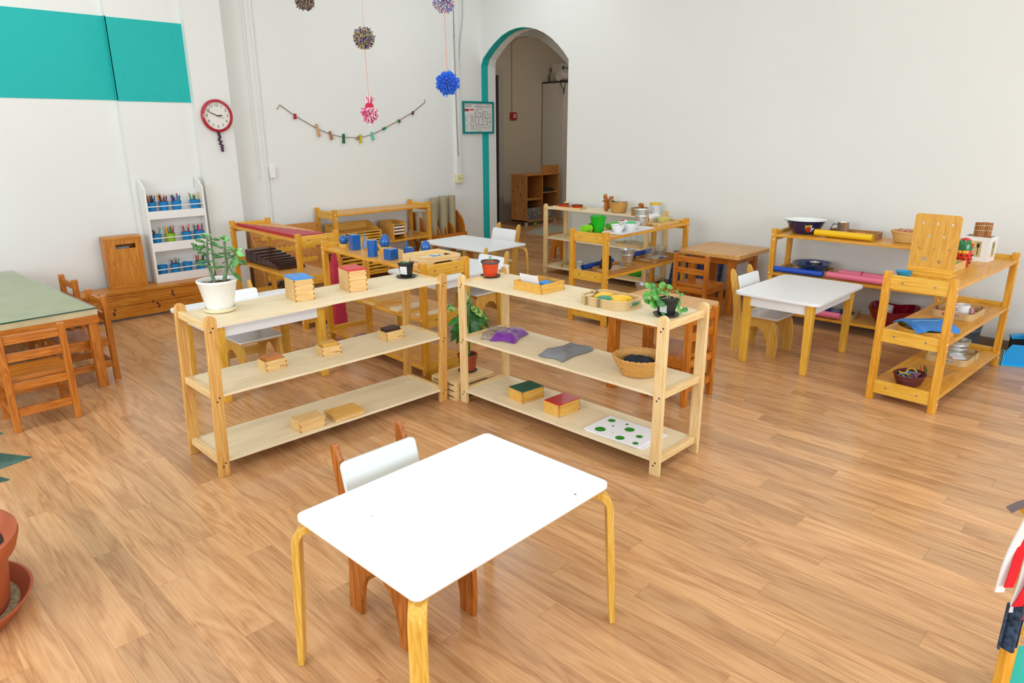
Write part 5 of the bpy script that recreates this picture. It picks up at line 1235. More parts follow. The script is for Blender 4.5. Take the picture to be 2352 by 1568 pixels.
def froll(label, p0, p1, r, m_, grp, name='fabric_roll'):
    p0, p1 = Vector(p0), Vector(p1); L_ = (p1-p0).length; mb = MB(); b = mb.b
    pts = []
    for k in range(44): a = k*.42; rr = r*(1-.018*k); pts.append((rr*math.cos(a), rr*math.sin(a)))
    prev = None
    for u, v in pts:
        n_ = Vector((u, v)).normalized()*r*.11
        q_ = [b.verts.new((0, u, v)), b.verts.new((0, u-n_.x, v-n_.y)), b.verts.new((L_, u-n_.x, v-n_.y)), b.verts.new((L_, u, v))]
        if prev:
            for k in range(4): b.faces.new((prev[k], prev[(k+1) % 4], q_[(k+1) % 4], q_[k]))
        prev = q_
    o = mb.build(name, m_, smooth=50)
    d = p1-p0; o.location = p0; o.rotation_euler = (0, 0, math.atan2(d.y, d.x)); return tag(o, label, 'fabric roll', grp)
froll('blue fabric roll behind the black jug on the middle board', (4.385, 3.50, TM+.026), (4.80, 3.515, TM+.026), .025, BLUER, 'blue fabric rolls')
froll('blue fabric roll behind the glass bulbs tray on the middle board', (5.02, 3.515, TM+.032), (5.40, 3.525, TM+.032), .030, BLUER, 'blue fabric rolls')
rtray('brown laminated tray with two round glass vases on the middle board', (5.245, 3.36, TM), 2, .40, .225, .036, RATDARK, .035)
for x, y, k in ((5.205, 3.395, 'nearer'), (5.315, 3.37, 'further')):
    cup('glass_vase', 'round clear glass vase in the brown tray, %s of two' % k, (x, y, TM+.0055), [(.024, 0), (.040, .014), (.051, .052), (.045, .090), (.030, .116), (.028, .116), (.042, .090), (.048, .052), (.038, .016), (.02, .004), (.001, .004)], GLASS, 'vase', 'round glass vases')
place(MB().ell((0, 0, .012), .03, .02, .010, 12, 8).build('blue_sponge', plain('blue_sponge', '#1f5fc0', .9), smooth=60), 'small blue sponge inside the tray in front of the glass vases', 'sponge', (5.255, 3.315, TM+.0055))
bucket('bucket', 'galvanised bucket on the lowest board behind the brown table', (5.09, 3.38, TB), .042, .070, .10, STEEL)
# blue mat leaning
bm_ = thing('mat', 'dark blue mat with pale grid lines leaning on the right wall by the brown table', 'mat', (5.80, 3.05, 0.0))
MB().hexa([(0, 0, .0005), (.012, 0, .0005), (.012, .53, .0005), (0, .53, .0005), (.09, 0, .37), (.102, 0, .372), (.102, .53, .372), (.09, .53, .37)]).build('mat_sheet', plain('navy_mat', '#10265e', .6, noise=.25, nscale=12), bm_, smooth=0)
m = MB()
for k in range(9): y = .03+.058*k; m.hexa([(-.0006, y, .002), (.001, y, .002), (.001, y+.003, .002), (-.0006, y+.003, .002), (.0892, y, .368), (.091, y, .368), (.091, y+.003, .368), (.0892, y+.003, .368)])
for k in range(6): z = .045+.06*k; x = .09*z/.37; m.bx(x-.0008, x+.001, .0, .53, z, z+.003)
m.build('grid_line', plain('pale_grid', '#7a8ab0', .6), bm_, smooth=0)

# ------------------------------------------------------------------ honey shelf along the right wall
eb = thing('enamel_bowl', 'large dark blue enamel bowl with painted red flowers, white inside', 'bowl', (5.585, 2.225, TT))
NAVY = plain('navy_enamel', '#1b1b4e', .15, coat=.6)
MB().lathe([(.085, 0), (.090, .004), (.122, .05), (.145, .098), (.160, .104), (.160, .107)], (0, 0, 0), 48, closed=False).build('bowl_shell', NAVY, eb)
MB().lathe([(.1595, .1072), (.144, .101), (.120, .052), (.086, .006), (.001, .005)], (0, 0, 0), 48, closed=False).build('inside', WE, eb)
def onbowl(a, z, off=.0015):
    r_ = .090+(z-.004)*(.032/.046) if z < .05 else .122+(z-.05)*(.023/.048)
    return Vector(((r_+off)*math.cos(a), (r_+off)*math.sin(a), z))
def petal(m, a, z, s_):
    c = onbowl(a, z); n_ = Vector((math.cos(a), math.sin(a), -.55)).normalized()
    m.lathe([(.0003, .002), (s_*.7, .0012), (s_, -.0005), (.0003, -.001)], c, 10, n_.to_track_quat('Z', 'Y').to_matrix(), closed=False)
A0 = math.atan2(-.55, -.84)
m = MB()
for k in range(6): petal(m, A0+.1*math.cos(k*1.05), .042+.011*math.sin(k*1.05), .010)
petal(m, A0, .042, .011); m.build('red_flower', plain('flower_red', '#d03020', .4), eb)
m = MB()
for da, z in ((.0, .07), (.09, .072), (-.08, .068), (-.15, .063)): petal(m, A0+da, z, .008)
m.build('yellow_flower', plain('flower_yellow', '#f0c030', .4), eb)
m = MB()
for da, z in ((.2, .05), (.26, .04), (.22, .03), (.14, .065), (.3, .048)): petal(m, A0+da, z, .008)
m.build('white_flower', plain('flower_white', '#dfe6f0', .4), eb)
m = MB()
for da, z in ((-.18, .075), (.17, .074), (-.2, .05), (.05, .02)): petal(m, A0+da, z, .007)
m.build('painted_leaf', plain('flower_green', '#4a8a3a', .4), eb)
rtray('laminated tray with a steel mug and orange sponge on the wall shelf', (5.62, 1.865, TT), 92, .36, .19, .046, RATDARK, .02)
mg_ = thing('mug', 'brushed steel mug with dark handle standing in the laminated tray', 'mug', (5.635, 1.955, TT+.0055))
MB().lathe([(.040, 0), (.043, .004), (.043, .096), (.045, .099), (.042, .099), (.040, .095), (.040, .004), (.001, .004)], (0, 0, 0), 32, closed=False).build('cup', CHROME, mg_)
MB().tube([(-.02, .042, .082), (-.03, .066, .082), (-.036, .076, .05), (-.03, .066, .022), (-.02, .042, .022)], .0045, 8).build('handle', plain('slate_plastic', '#2b3040', .4), mg_)
place(MB().bx(-.028, .028, -.036, .036, 0, .032).build('sponge', plain('orange_sponge', '#f07a1a', .9, bump=.5, nscale=200), smooth=0, bevel=.005), 'orange sponge lying in the tray beside the steel mug', 'sponge', (5.62, 1.82, TT+.0055), 10)
place(MB().bx(-.03, .03, -.03, .03, 0, .016).build('soap', plain('pale_yellow_soap', '#e8d888', .6), smooth=0, bevel=.006), 'pale yellow soap bar at the right end of the tray', 'soap', (5.60, 1.735, TT+.0055), 5)
froll('bright yellow oilcloth roll lying in front of the mug tray', (5.475, 2.10, TT+.029), (5.455, 1.675, TT+.029), .028, plain('yellow_oilcloth', '#f4c40c', .35), 'oilcloth rolls')
weave('basket', 'pale round wicker basket behind the pegboard', (5.62, 1.50, TT), [(.070, 0), (.078, .008), (.092, .05), (.104, .078)], WICKL, 1.0, 28)
m = MB()
for k in range(7): m.ell((.045*math.cos(k*2.1), .045*math.sin(k*1.7), .05+.012*(k % 3)), .026, .022, .018, 10, 8)
place(m.build('red_cloth', plain('pale_red_cloth', '#c88470', .85, noise=.3, nscale=60), smooth=60), 'pale reddish cloths lying in the pale wicker basket', 'cloth', (5.62, 1.50, TT+.008))
# middle board
rtray('laminated tray under the blue enamel basin', (5.60, 2.17, TM), 92, .35, .25, .034, RATTAN, .035)
cup('basin', 'speckled blue enamel basin on the middle board of the wall shelf', (5.60, 2.14, TM+.0055), [(.085, 0), (.10, .02), (.125, .055), (.150, .068), (.152, .072), (.146, .072), (.120, .058), (.095, .022), (.08, .006), (.001, .006)], plain('blue_enamel', '#1d3f7c', .2, coat=.4, noise=.3, nscale=30), 'basin', None, 44)
cup('steel_cup', 'steel cup standing inside the blue enamel basin', (5.62, 2.13, TM+.012), [(.03, 0), (.038, .065), (.040, .068), (.036, .068), (.029, .004), (.001, .004)], CHROME, 'cup')
place(MB().bx(-.035, .035, -.025, .025, 0, .02).build('sponge', plain('salmon_sponge', '#f0884a', .9), smooth=0, bevel=.004), 'salmon coloured sponge in the tray left of the blue basin', 'sponge', (5.53, 2.30, TM+.0055), 20)
froll('royal blue oilcloth roll lying in front of the blue basin', (5.41, 2.365, TM+.026), (5.425, 1.985, TM+.026), .025, plain('royal_oilcloth', '#1450c4', .35), 'oilcloth rolls')
PNK = plain('pink_oilcloth', '#f07a96', .4)
rtray('laminated tray behind the pink rolls on the middle board', (5.62, 1.66, TM), 92, .36, .20, .03, RATDARK, .02)
fr1 = froll('pink oilcloth roll with a red ribbon, further of two on the middle board', (5.55, 1.91, TM+.030+.005), (5.545, 1.56, TM+.030+.005), .026, PNK, 'oilcloth rolls')
MB().tube([(.17, .0275*math.cos(a), .0275*math.sin(a)) for a in [2*PI*i/20 for i in range(20)]], .004, 6, closed=True).build('ribbon', plain('red_ribbon', '#d01c4a', .6), fr1)
froll('pink oilcloth roll, nearer of two at the front of the middle board', (5.43, 1.955, TM+.030), (5.435, 1.50, TM+.030), .028, PNK, 'oilcloth rolls')
# bottom board
rtray('laminated tray with a blue cloth and bottle on the bottom board', (5.58, 1.93, TB), 92, .36, .23, .034, RATTAN, .035)
place(cushion(MB(), (0, 0, 0), .09, .14, .028, 0, 14, 5).build('blue_cloth', plain('deep_blue_cloth', '#12247e', .85), smooth=60), 'deep blue cloth filling the tray on the bottom board', 'cloth', (5.59, 1.93, TB+.0055), 2)
bt = thing('bottle', 'clear plastic bottle with red cap in front of the blue cloth', 'bottle', (5.515, 1.885, TB+.030))
MB().lathe([(.034, 0), (.036, .01), (.034, .065), (.016, .085), (.015, .09), (.013, .09), (.013, .084), (.031, .064), (.033, .012), (.001, .003)], (0, 0, 0), 24, closed=False).build('bottle_body', GLASS, bt)
MB().cyl((0, 0, .0905), .018, .02, 18).build('cap', RED, bt)
froll('pink oilcloth roll at the front of the bottom board', (5.405, 2.175, TB+.030), (5.415, 1.815, TB+.030), .028, PNK, 'oilcloth rolls')
rb = thing('plastic_bowl', 'large dark red translucent square plastic bowl on the bottom board', 'bowl', (5.555, 1.49, TB))
m = MB(); b = m.b; rings = []
for r_, z_, e_ in [(.075, 0, 3), (.10, .02, 3), (.135, .07, 3.5), (.155, .12, 4), (.160, .124, 4), (.150, .12, 4), (.130, .07, 3.5), (.096, .024, 3), (.07, .005, 3)]:
    ring = []
    for k in range(40):
        a = 2*PI*k/40; c_, s_ = math.cos(a), math.sin(a); q_ = (abs(c_)**e_+abs(s_)**e_)**(-1/e_)
        ring.append(b.verts.new((r_*q_*c_, r_*q_*s_*1.05, z_+(.018*abs(math.sin(2*a))**2 if z_ > .1 else 0))))
    rings.append(ring)
for A, B in zip(rings, rings[1:]):
    for k in range(40): b.faces.new((A[k], A[(k+1) % 40], B[(k+1) % 40], B[k]))
b.faces.new(rings[0]); b.faces.new(rings[-1])
mm = plain('dark_red_plastic', '#9a0a2e', .15); mm.node_tree.nodes['Principled BSDF'].inputs['Transmission Weight'].default_value = .35
m.build('bowl_body', mm, rb, smooth=50)
rb.rotation_euler = (0, 0, R(10))
cup('white_cup', 'white cup standing at the back of the dark red bowl', (5.57, 1.535, TB+.008), [(.03, 0), (.038, .13), (.035, .13), (.028, .004), (.001, .004)], plain('frosted_white', '#e4e0e0', .4), 'cup')

# ------------------------------------------------------------------ honey shelf in the right foreground
def holed_plate(mb, outer, holes, t_):
    """plate in the yz plane with round holes cut right through; thickness along x"""
    tmp = bmesh.new(); ed = []
    for lp in [outer]+[[(cy+r_*math.cos(2*PI*k/16), cz+r_*math.sin(2*PI*k/16)) for k in range(16)] for cy, cz, r_ in holes]:
        vs = [tmp.verts.new((0, y, z)) for y, z in lp]
        for k in range(len(vs)): ed.append(tmp.edges.new((vs[k], vs[(k+1) % len(vs)])))
    g = bmesh.ops.triangle_fill(tmp, use_beauty=True, use_dissolve=False, edges=ed)
    fs = [f for f in g['geom'] if isinstance(f, bmesh.types.BMFace)]
    r_ = bmesh.ops.extrude_face_region(tmp, geom=fs)
    for v in r_['geom']:
        if isinstance(v, bmesh.types.BMVert): v.co.x += t_
    me = bpy.data.meshes.new('tmp'); tmp.to_mesh(me); tmp.free(); mb.b.from_mesh(me); bpy.data.meshes.remove(me); return mb
pb = thing('pegboard_stand', 'upright wooden board with round holes on its own base, on the right foreground shelf', 'stand', (4.425, 1.035, TT), -5)
holes = [(-.075, .285, .0075), (0, .285, .0075), (.075, .285, .0075), (-.04, .215, .0075), (.035, .215, .0075), (-.08, .148, .0085), (-.005, .145, .0085), (.07, .142, .0095), (.04, .085, .0125), (-.038, .078, .0125)]
holed_plate(MB(), rrect(-.118, .118, .012, .336, .018), holes, .010).build('upright_board', wood('pegb', 'z'), pb, smooth=30)
MB().bx(-.006, .0, -.118, .118, .012, .040).build('front_batten', wood('tanrail', 'y'), pb, smooth=0, bevel=.003)
MB().bx(-.075, .06, -.122, .122, 0, .012).build('base', wood('tanrail', 'y'), pb, smooth=0, bevel=.002)
cup('bowl', 'small turquoise bowl beside the pegboard base', (4.275, 1.125, TT), [(.03, 0), (.044, .03), (.041, .03), (.028, .004), (.001, .004)], plain('turquoise_plastic', '#1790b8', .35), 'bowl')
tb_ = joint_box('wooden_tray', 'low wooden tray holding something bright green behind the pegboard', (4.52, .955, TT), -3, .28, .17, .042, 'boxwood', open_=True, fj=False, cat='tray')
place(MB().ell((0, 0, .02), .026, .022, .022, 14, 10).build('green_ball', plain('neon_green', '#18d838', .4), smooth=60), 'bright green rounded object at the edge of the low wooden tray', 'toy', (4.675, .985, TT+.0065+.012))
mt = thing('nesting_doll', 'round painted wooden doll in red and green with dark dots', 'doll', (4.86, .975, TT))
RG = plain('doll_red', '#d8240c', .18, coat=.6); GG = plain('doll_green', '#0c7a3a', .18, coat=.6); YG = plain('doll_yellow', '#f0b41c', .2, coat=.5)
MB().lathe([(.034, 0), (.037, .004), (.043, .03), (.048, .06), (.047, .085), (.0445, .098)], (0, 0, 0), 36, closed=False).build('body', RG, mt)
MB().lathe([(.0447, .097), (.044, .108), (.0425, .125), (.036, .147), (.022, .163), (.001, .168)], (0, 0, 0), 36, closed=False).build('scarf', GG, mt)
def dr(z): return .034+.0467*z if z < .03 else (.043 if z < .05 else (.0478 if z < .09 else .044))
m = MB()
for i, z_ in enumerate((.022, .045, .068)):
    for k in range(10):
        a = 2*PI*(k+.5*(i % 2))/10; rr = [.0415, .0455, .0480][i]
        m.ell((rr*math.cos(a), rr*math.sin(a), z_), .0055, .0055, .0055, 8, 6)
for k in range(9): a = 2*PI*k/9; m.ell((.0437*math.cos(a), .0437*math.sin(a), .113), .0032, .0032, .0032, 8, 6)
m.build('dark_dot', plain('doll_black', '#2a120c', .3), mt)
m = MB()
for a in (-2.6, -2.9, 2.9): m.ell((.043*math.cos(a), .043*math.sin(a), .086), .009, .012, .010, 10, 8)
m.ell((.040*math.cos(-1.9), .040*math.sin(-1.9), .143), .008, .008, .008, 10, 8).build('yellow_flower', YG, mt)
m = MB()
for a, z_ in ((-1.7, .135), (-1.55, .128), (-1.9, .124)): m.ell((.039*math.cos(a), .039*math.sin(a), z_), .009, .009, .008, 10, 8)
m.lathe([(.030, .1552), (.0225, .1635), (.001, .1692)], (0, 0, 0), 30, closed=False).build('red_flower', RG, mt)
nh = thing('napkin_box', 'white square box with cutlery pictures, rolled bamboo mats standing in it', 'box', (5.075, .885, TT), -4)
nw, nd, nt_, nhh = .135, .155, .006, .150
WB = plain('white_lacquer', '#f2f2f0', .3)
MB().bx(0, nt_, 0, nd, 0, nhh).bx(nw-nt_, nw, 0, nd, 0, nhh).bx(nt_, nw-nt_, 0, nt_, 0, nhh).bx(nt_, nw-nt_, nd-nt_, nd, 0, nhh).bx(nt_, nw-nt_, nt_, nd-nt_, 0, nt_).build('box_wall', WB, nh, smooth=0)
TANP = plain('tan_print', '#cdbd84', .5); INK = plain('dark_brown_ink', '#2c1c18', .5)
MB().bx(-.0008, .0002, .045, .128, .028, .125).build('picture_panel', TANP, nh, smooth=0)
MB().bx(.035, .10, -.0008, .0002, .028, .125).build('picture_panel', TANP, nh, smooth=0)
def fork(m, fn):       # fn(u, z) gives a point on the face; spoon and knife silhouettes
    pass
m = MB()
def face_x(y0, y1, z0, z1): m.bx(-.0016, -.0006, y0, y1, z0, z1)
face_x(.061, .065, .040, .085); face_x(.058, .068, .085, .088); face_x(.055, .071, .088, .108)
for k in range(3): face_x(.056+.006*k, .0585+.006*k, .108, .116)
face_x(.099, .1025, .040, .072); face_x(.098, .1055, .072, .118)
m.build('cutlery_picture', INK, nh, smooth=0)
m = MB().bx(.055, .058, -.0016, -.0006, .04, .085).bx(.051, .063, -.0016, -.0006, .085, .115).bx(.078, .081, -.0016, -.0006, .04, .075).bx(.077, .083, -.0016, -.0006, .075, .115)
m.build('cutlery_picture', INK, nh, smooth=0)
for k, (x, y, tx, ty, lb) in enumerate(((.045, .085, .16, .02, 'left'), (.075, .06, .14, -.01, 'right'))):
    bb = thing('bamboo_mat', 'rolled brown bamboo mat standing in the white box, %s one' % lb, 'bamboo mat', nh.matrix_basis @ Vector((x, y, .007)), 0, 'rolled bamboo mats'); bb.rotation_euler = (-ty, tx, 0)
    m = MB()
    for j in range(16): a = 2*PI*j/16; m.cyl((.024*math.cos(a), .024*math.sin(a), 0), .0056, .225, 6)
    m.cyl((0, 0, 0), .019, .222, 12).build('slat_roll', wood('bamboo', 'z'), bb)
    MB().tube([(.0305*math.cos(a), .0305*math.sin(a), .175) for a in [2*PI*j/20 for j in range(20)]], .0014, 5, closed=True).tube([(.0305*math.cos(a), .0305*math.sin(a), .205) for a in [2*PI*j/20 for j in range(20)]], .0014, 5, closed=True).build('binding_thread', plain('thread_white', '#e8dcc0', .8), bb)
# middle board
rt = thing('round_tray', 'round honey coloured wooden tray under the blue cloths', 'tray', (4.335, .985, TM))
MB().lathe([(.001, 0), (.140, 0), (.142, .028), (.136, .028), (.134, .006), (.001, .006)], (0, 0, 0), 48, closed=False).build('tray_body', wood('oakyel', 'x'), rt, smooth=40)
CB = plain('sky_blue_cloth', '#4a92e0', .85, bump=.25, nscale=350); CST = plain('pale_stitch', '#8fd0e8', .8)
for k in range(4):
    z0 = .0295+.0038*k
    def cf(u, v, z0=z0, k=k):
        x, y = (u-.5)*.235, (v-.5)*.235
        rr = math.hypot(x, y); e = max(0, rr-.13)
        return (x, y, z0+.010*math.cos(x*20)-.0*e+.004*math.sin(y*25)-e*.35+.010)
    ang = 45+4*k
    o = thing('cloth', 'folded sky blue cloth on the round tray, %s of the stack' % ['lowest', 'second', 'third', 'topmost'][k], 'cloth', (4.335, .985, TM), ang, 'sky blue cloths')
    MB().sheet(cf, 16, 16, .003).build('fabric', CB, o, smooth=60)
    if k == 3:
        MB().tube([Vector(cf(.5, j/12))+Vector((0, 0, .0024)) for j in range(1, 12)], .0014, 5).build('stitch_line', CST, o)
rtray('laminated tray with a white mug and red checked cloth on the middle board', (4.885, .950, TM), -3, .29, .225, .042, RATTAN, .04)
mgw = thing('mug', 'white mug with a small green print in the laminated tray', 'mug', (4.865, .925, TM+.0055))
MB().lathe([(.030, 0), (.035, .006), (.037, .066), (.034, .066), (.032, .008), (.001, .006)], (0, 0, 0), 32, closed=False).build('cup', plain('white_glaze', '#f4f4f2', .2), mgw)
MB().tube([(-.03, .02, .056), (-.048, .036, .052), (-.05, .037, .026), (-.032, .02, .016)], .004, 8).build('handle', plain('white_glaze', '#f4f4f2', .2), mgw)
MB().cyl((-.0006, -.0372, .036), .010, .0012, 20, 'y').build('printed_mark', plain('green_print', '#2c6a54', .5), mgw)
CHK, nt, b = newmat('red_checked_cloth'); N = nt.nodes.new
tc = N('ShaderNodeTexCoord'); ck_ = N('ShaderNodeTexChecker'); ck_.inputs['Scale'].default_value = 70; ck_.inputs['Color1'].default_value = lin('#d81e38'); ck_.inputs['Color2'].default_value = lin('#f4e2e0')
nt.links.new(tc.outputs['Object'], ck_.inputs['Vector']); nt.links.new(ck_.outputs['Color'], b.inputs['Base Color']); b.inputs['Roughness'].default_value = .85
place(MB().sheet(bagf((0, 0), .055, .075, 20, .022), 16, 14, .004).build('checked_cloth', CHK, smooth=60), 'red and white checked cloth right of the white mug', 'cloth', (4.955, .95, TM+.0055))
place(cushion(MB(), (0, 0, 0), .04, .05, .030, 25).build('red_cloth', plain('coral_cloth', '#e0444a', .85), smooth=60), 'coral red cloth left of the white mug in the tray', 'cloth', (4.795, 1.0, TM+.0055))
# bottom board
weave('basket', 'dark red brown wicker basket with coloured cords', (4.275, 1.01, TB), [(.068, 0), (.074, .006), (.088, .035), (.098, .06)], WICKR, .82, 24, rz=-5)
cols_ = ['#7a9ab8', '#8aa8c8', '#8a5a78', '#d8b030', '#90b0c8', '#9a6a86', '#6a8aa8', '#c8a838']
for i, c_ in enumerate(cols_):
    m = MB(); ox, oy = .032*math.cos(i*2.1), .026*math.sin(i*2.1)
    m.tube([(ox+(.032+.006*math.sin(3*a))*math.cos(a+i), oy+(.024)*math.sin(a), .035+.006*(i % 4)+.014*math.sin(a+i*1.7)) for a in [2*PI*k/24 for k in range(24)]], .0048, 6, closed=True)
    place(m.build('cord', plain('cord_'+c_[1:], c_, .9, noise=.3, nscale=300), smooth=60), ['pale blue twisted cord at the right side of the red brown basket', 'pale blue cord loop in the middle of the basket', 'mauve cord at the left rim of the basket', 'yellow cord arching over the right rim of the basket', 'light blue cord at the front of the basket', 'mauve cord at the back of the basket', 'grey blue cord lowest in the basket', 'mustard cord on top of the basket'][i], 'cord', (4.275, 1.01, TB+.008), 0, 'cords in the basket')
place(MB().hexa([(-.02, -.08, 0), (.21, -.125, 0), (.235, .085, 0), (.03, .09, 0), (-.02, -.08, .006), (.21, -.125, .006), (.235, .085, .006), (.03, .09, .006)]).build('board', plain('tan_cardboard', '#c8924e', .6), smooth=0), 'flat tan board lying in the middle of the bottom board', 'board', (4.49, .98, TB))
for i, (c_, dx) in enumerate((('#f0c020', 0), ('#d8381c', .012), ('#2a9a4a', .022))):
    place(MB().tube([(0, 0, .003), (.05, .01, .003), (.11, .028, .003), (.16, .04+.005*i, .003)], .0028, 6).build('lace', plain('lace_'+c_[1:], c_, .7)), '%s lace lying on the flat tan board' % ['yellow', 'red', 'green'][i], 'lace', (4.50, 1.0-dx, TB+.0063), 0, 'laces on the tan board')
rtray('laminated tray with a steel bucket and white papers on the bottom board', (4.965, .955, TB), -3, .31, .235, .042, RATTAN, .04)
bucket('bucket', 'small ribbed steel bucket in the bottom tray with a lime spoon', (5.025, .95, TB+.0055), .050, .068, .105, STEEL, ribs=(2, 4, 6))
place(MB().obx((0, 0, 0), (.20, .022, .005), (0, -.55, .0)).ell((.085, 0, .052), .026, .016, .006, 12, 8).build('spoon', plain('lime_spoon', '#b8cc18', .4), smooth=40), 'lime green spoon sticking out of the small steel bucket', 'spoon', (5.065, .965, TB+.095), -28)
for k in range(3): place(MB().obx((0, 0, .006), (.10, .075, .009), (0, 0, .15*k)).build('paper', plain('white_napkin', '#f0f0f2', .8), smooth=0, bevel=.002), ['lowest folded white napkin in the bottom tray', 'middle folded white napkin in the bottom tray', 'top folded white napkin in the bottom tray'][k], 'napkin', (4.895+.008*k, .915, TB+.0058+.0105*k), 8, 'white napkins')
# behind the shelf and at its end
bucket('pail', 'dark grey metal pail with a thin wire handle behind the right foreground shelf', (5.56, 1.02, 0), .075, .105, .25, plain('dark_zinc', '#5f6e78', .4, .6), handle=(-.02, .165, STEEL))
DPB = plain('azure_plastic', '#0a96d8', .35)
dp = thing('dustpan', 'azure blue dustpan standing on its edge beside the shelf end', 'dustpan', (5.385, .755, 0), -66)
MB().prism([(0, .004), (.30, .004), (.28, .10), (.255, .14), (.045, .14), (.02, .10)], 'xz', .0, .006).build('pan', DPB, dp, smooth=0, bevel=.002)
MB().hexa([(-.004, -.03, .001), (.304, -.03, .001), (.304, .002, .001), (-.004, .002, .001), (-.004, -.03, .006), (.304, -.03, .006), (.304, .002, .010), (-.004, .002, .010)]).bx(0, .006, -.02, .004, .006, .10).build('pan_lip', plain('bright_azure', '#20b8e8', .35), dp, smooth=0)
MB().bx(.13, .17, .006, .014, .06, .30).build('handle', DPB, dp, smooth=0)
br = thing('hand_brush', 'azure blue hand brush with black bristles leaning behind the dustpan', 'brush', (5.49, .735, .115), -66)
MB().prism([(-.01, .062), (.16, .092), (.33, .092), (.33, .062), (.0, .040)], 'xz', .0, .05).build('brush_back', DPB, br, smooth=0, bevel=.003)
MB().bx(.0, .32, .004, .046, -.114, .040).build('bristles', plain('black_bristles', '#1a1a1c', .9, noise=.5, nscale=200), br, smooth=0)

# ------------------------------------------------------------------ further room
fc = thing('cabinet', 'knotty pine cabinet with open compartments in the room behind the arch', 'cabinet', (8.285, 7.80, 0))
cw, cd_, chh = .785, .34, .81
KP = wood('cab', 'z'); KX = wood('cab', 'x')
MB().bx(0, .02, 0, cd_, .06, chh-.02).build('side_panel', KP, fc, smooth=0); MB().bx(cw-.02, cw, 0, cd_, .06, chh-.02).build('side_panel', KP, fc, smooth=0)
MB().bx(.375, .393, .002, cd_, .08, chh-.02).build('divider', KP, fc, smooth=0)
MB().bx(-.01, cw+.01, -.01, cd_, chh-.02, chh).build('top_board', KX, fc, smooth=0); MB().bx(0, cw, 0, cd_, .06, .08).build('bottom_board', KX, fc, smooth=0)
MB().bx(.02, .375, .004, cd_-.012, .405, .42).build('shelf_board', KX, fc, smooth=0); MB().bx(.393, cw-.02, .004, cd_-.012, .50, .515).build('shelf_board', KX, fc, smooth=0)
MB().bx(.02, cw-.02, cd_-.012, cd_, .08, chh-.02).build('back_board', KP, fc, smooth=0)
m = MB()
for x, y in ((.02, .1), (.02, .2), (.02, .28)): pass
for y, z in ((.06, .25), (.13, .5), (.25, .33), (.20, .62), (.10, .68), (.28, .55), (.07, .4), (.24, .18)): m.ell((-.0005, y, z), .0015, .010, .012, 8, 6)
m.build('wood_knot', KN, fc)
for x in (.05, cw-.05): MB().cyl((x, .05, 0), .028, .06, 16).build('foot', plain('white_foot', '#d8d4c8', .5), fc)
MB().bx(.37, .77, -.005, .02, chh+.0, chh+.135).build('end_board', KX, fc, smooth=0)
place(MB().bx(0, .28, 0, .22, 0, .012).bx(.005, .27, .005, .215, .014, .026).bx(.0, .28, 0, .22, .028, .040).bx(.01, .26, .01, .2, .042, .052).build('tray_stack', plain('dark_slate_plastic', '#23282c', .5), smooth=0), 'stack of dark trays in the right compartment of the pine cabinet', 'trays', (8.70, 7.83, .516))
CRATE = glass('cloudy_plastic', '#eef2f2', .2, .18)
TOYC = yarn('toy_colours', ['#c03040', '#3060a8', '#3a9a5a', '#d8b040', '#e8e4dc', '#7a4a8a', '#4a5a68'])
for x0, w_, lb in ((8.31, .34, 'left'), (8.70, .34, 'right')):
    cr_ = thing('plastic_crate', 'cloudy plastic crate of coloured toys, %s one in the pine cabinet' % lb, 'crate', (x0, 7.815, .0805), 0, 'toy crates')
    MB().bx(0, w_, 0, .004, 0, .20).bx(0, w_, .25, .254, 0, .20).bx(0, .004, .004, .25, 0, .20).bx(w_-.004, w_, .004, .25, 0, .20).bx(.004, w_-.004, .004, .25, 0, .003).build('crate_wall', CRATE, cr_, smooth=0)
    m = MB(); random.seed(int(x0*100))
    for k in range(150): m.obx((random.uniform(.02, w_-.02), random.choice([.012, .02, .05, .1, .2])+random.uniform(0, .02), random.uniform(.012, .17)), (random.uniform(.015, .035),)*3, (random.random()*3, random.random()*3, 0))
    o = m.build('small_toys', TOYC, smooth=0); o.location = (x0, 7.815, .0805); tag(o, 'heap of small coloured toy pieces in the %s plastic crate' % lb, 'toys', None, 'stuff')
place(MB().ell((0, 0, .024), .024, .024, .024, 14, 10).build('ball', plain('tennis_green', '#7ac030', .6), smooth=60), 'small green ball on the floor under the pine cabinet', 'ball', (8.42, 7.73, 0))
fa = thing('fire_alarm', 'small red fire alarm call point on the wall of the further room', 'fire alarm', (8.62, 8.468, 1.66))
MB().bx(0, .145, 0, .03, 0, .115).build('case', plain('alarm_red', '#b01c20', .4), fa, smooth=0, bevel=.006)
MB().bx(.055, .118, -.002, .001, .03, .088).build('plate', plain('alarm_plate', '#e4d8d4', .5), fa, smooth=0); MB().bx(.068, .104, -.003, -.001, .048, .056).bx(.068, .104, -.003, -.001, .064, .07).build('mark', BLACK, fa, smooth=0)
fit('cable_conduit', 'thin conduit running down to the red fire alarm', 'conduit', MB().bx(8.655, 8.675, 8.485, 8.4985, 1.775, ZC), plain('beige_conduit', '#b8b0a0', .6))
fz = thing('tall_cabinet', 'tall white cabinet at the right of the further room', 'cabinet', (9.40, 8.0, 0))
MB().bx(0, .62, 0, .48, 0, 2.25).build('carcass', plain('cabinet_white', '#d8d4c8', .5), fz, smooth=0, bevel=.006); MB().bx(-.004, .624, -.004, .484, 2.25, 2.275).build('top_edge', plain('dark_edge', '#3a3632', .5), fz, smooth=0)
rl_ = thing('wrapped_roll', 'white wrapped roll lying on top of the tall cabinet', 'roll', (9.40, 8.12, 2.2755))
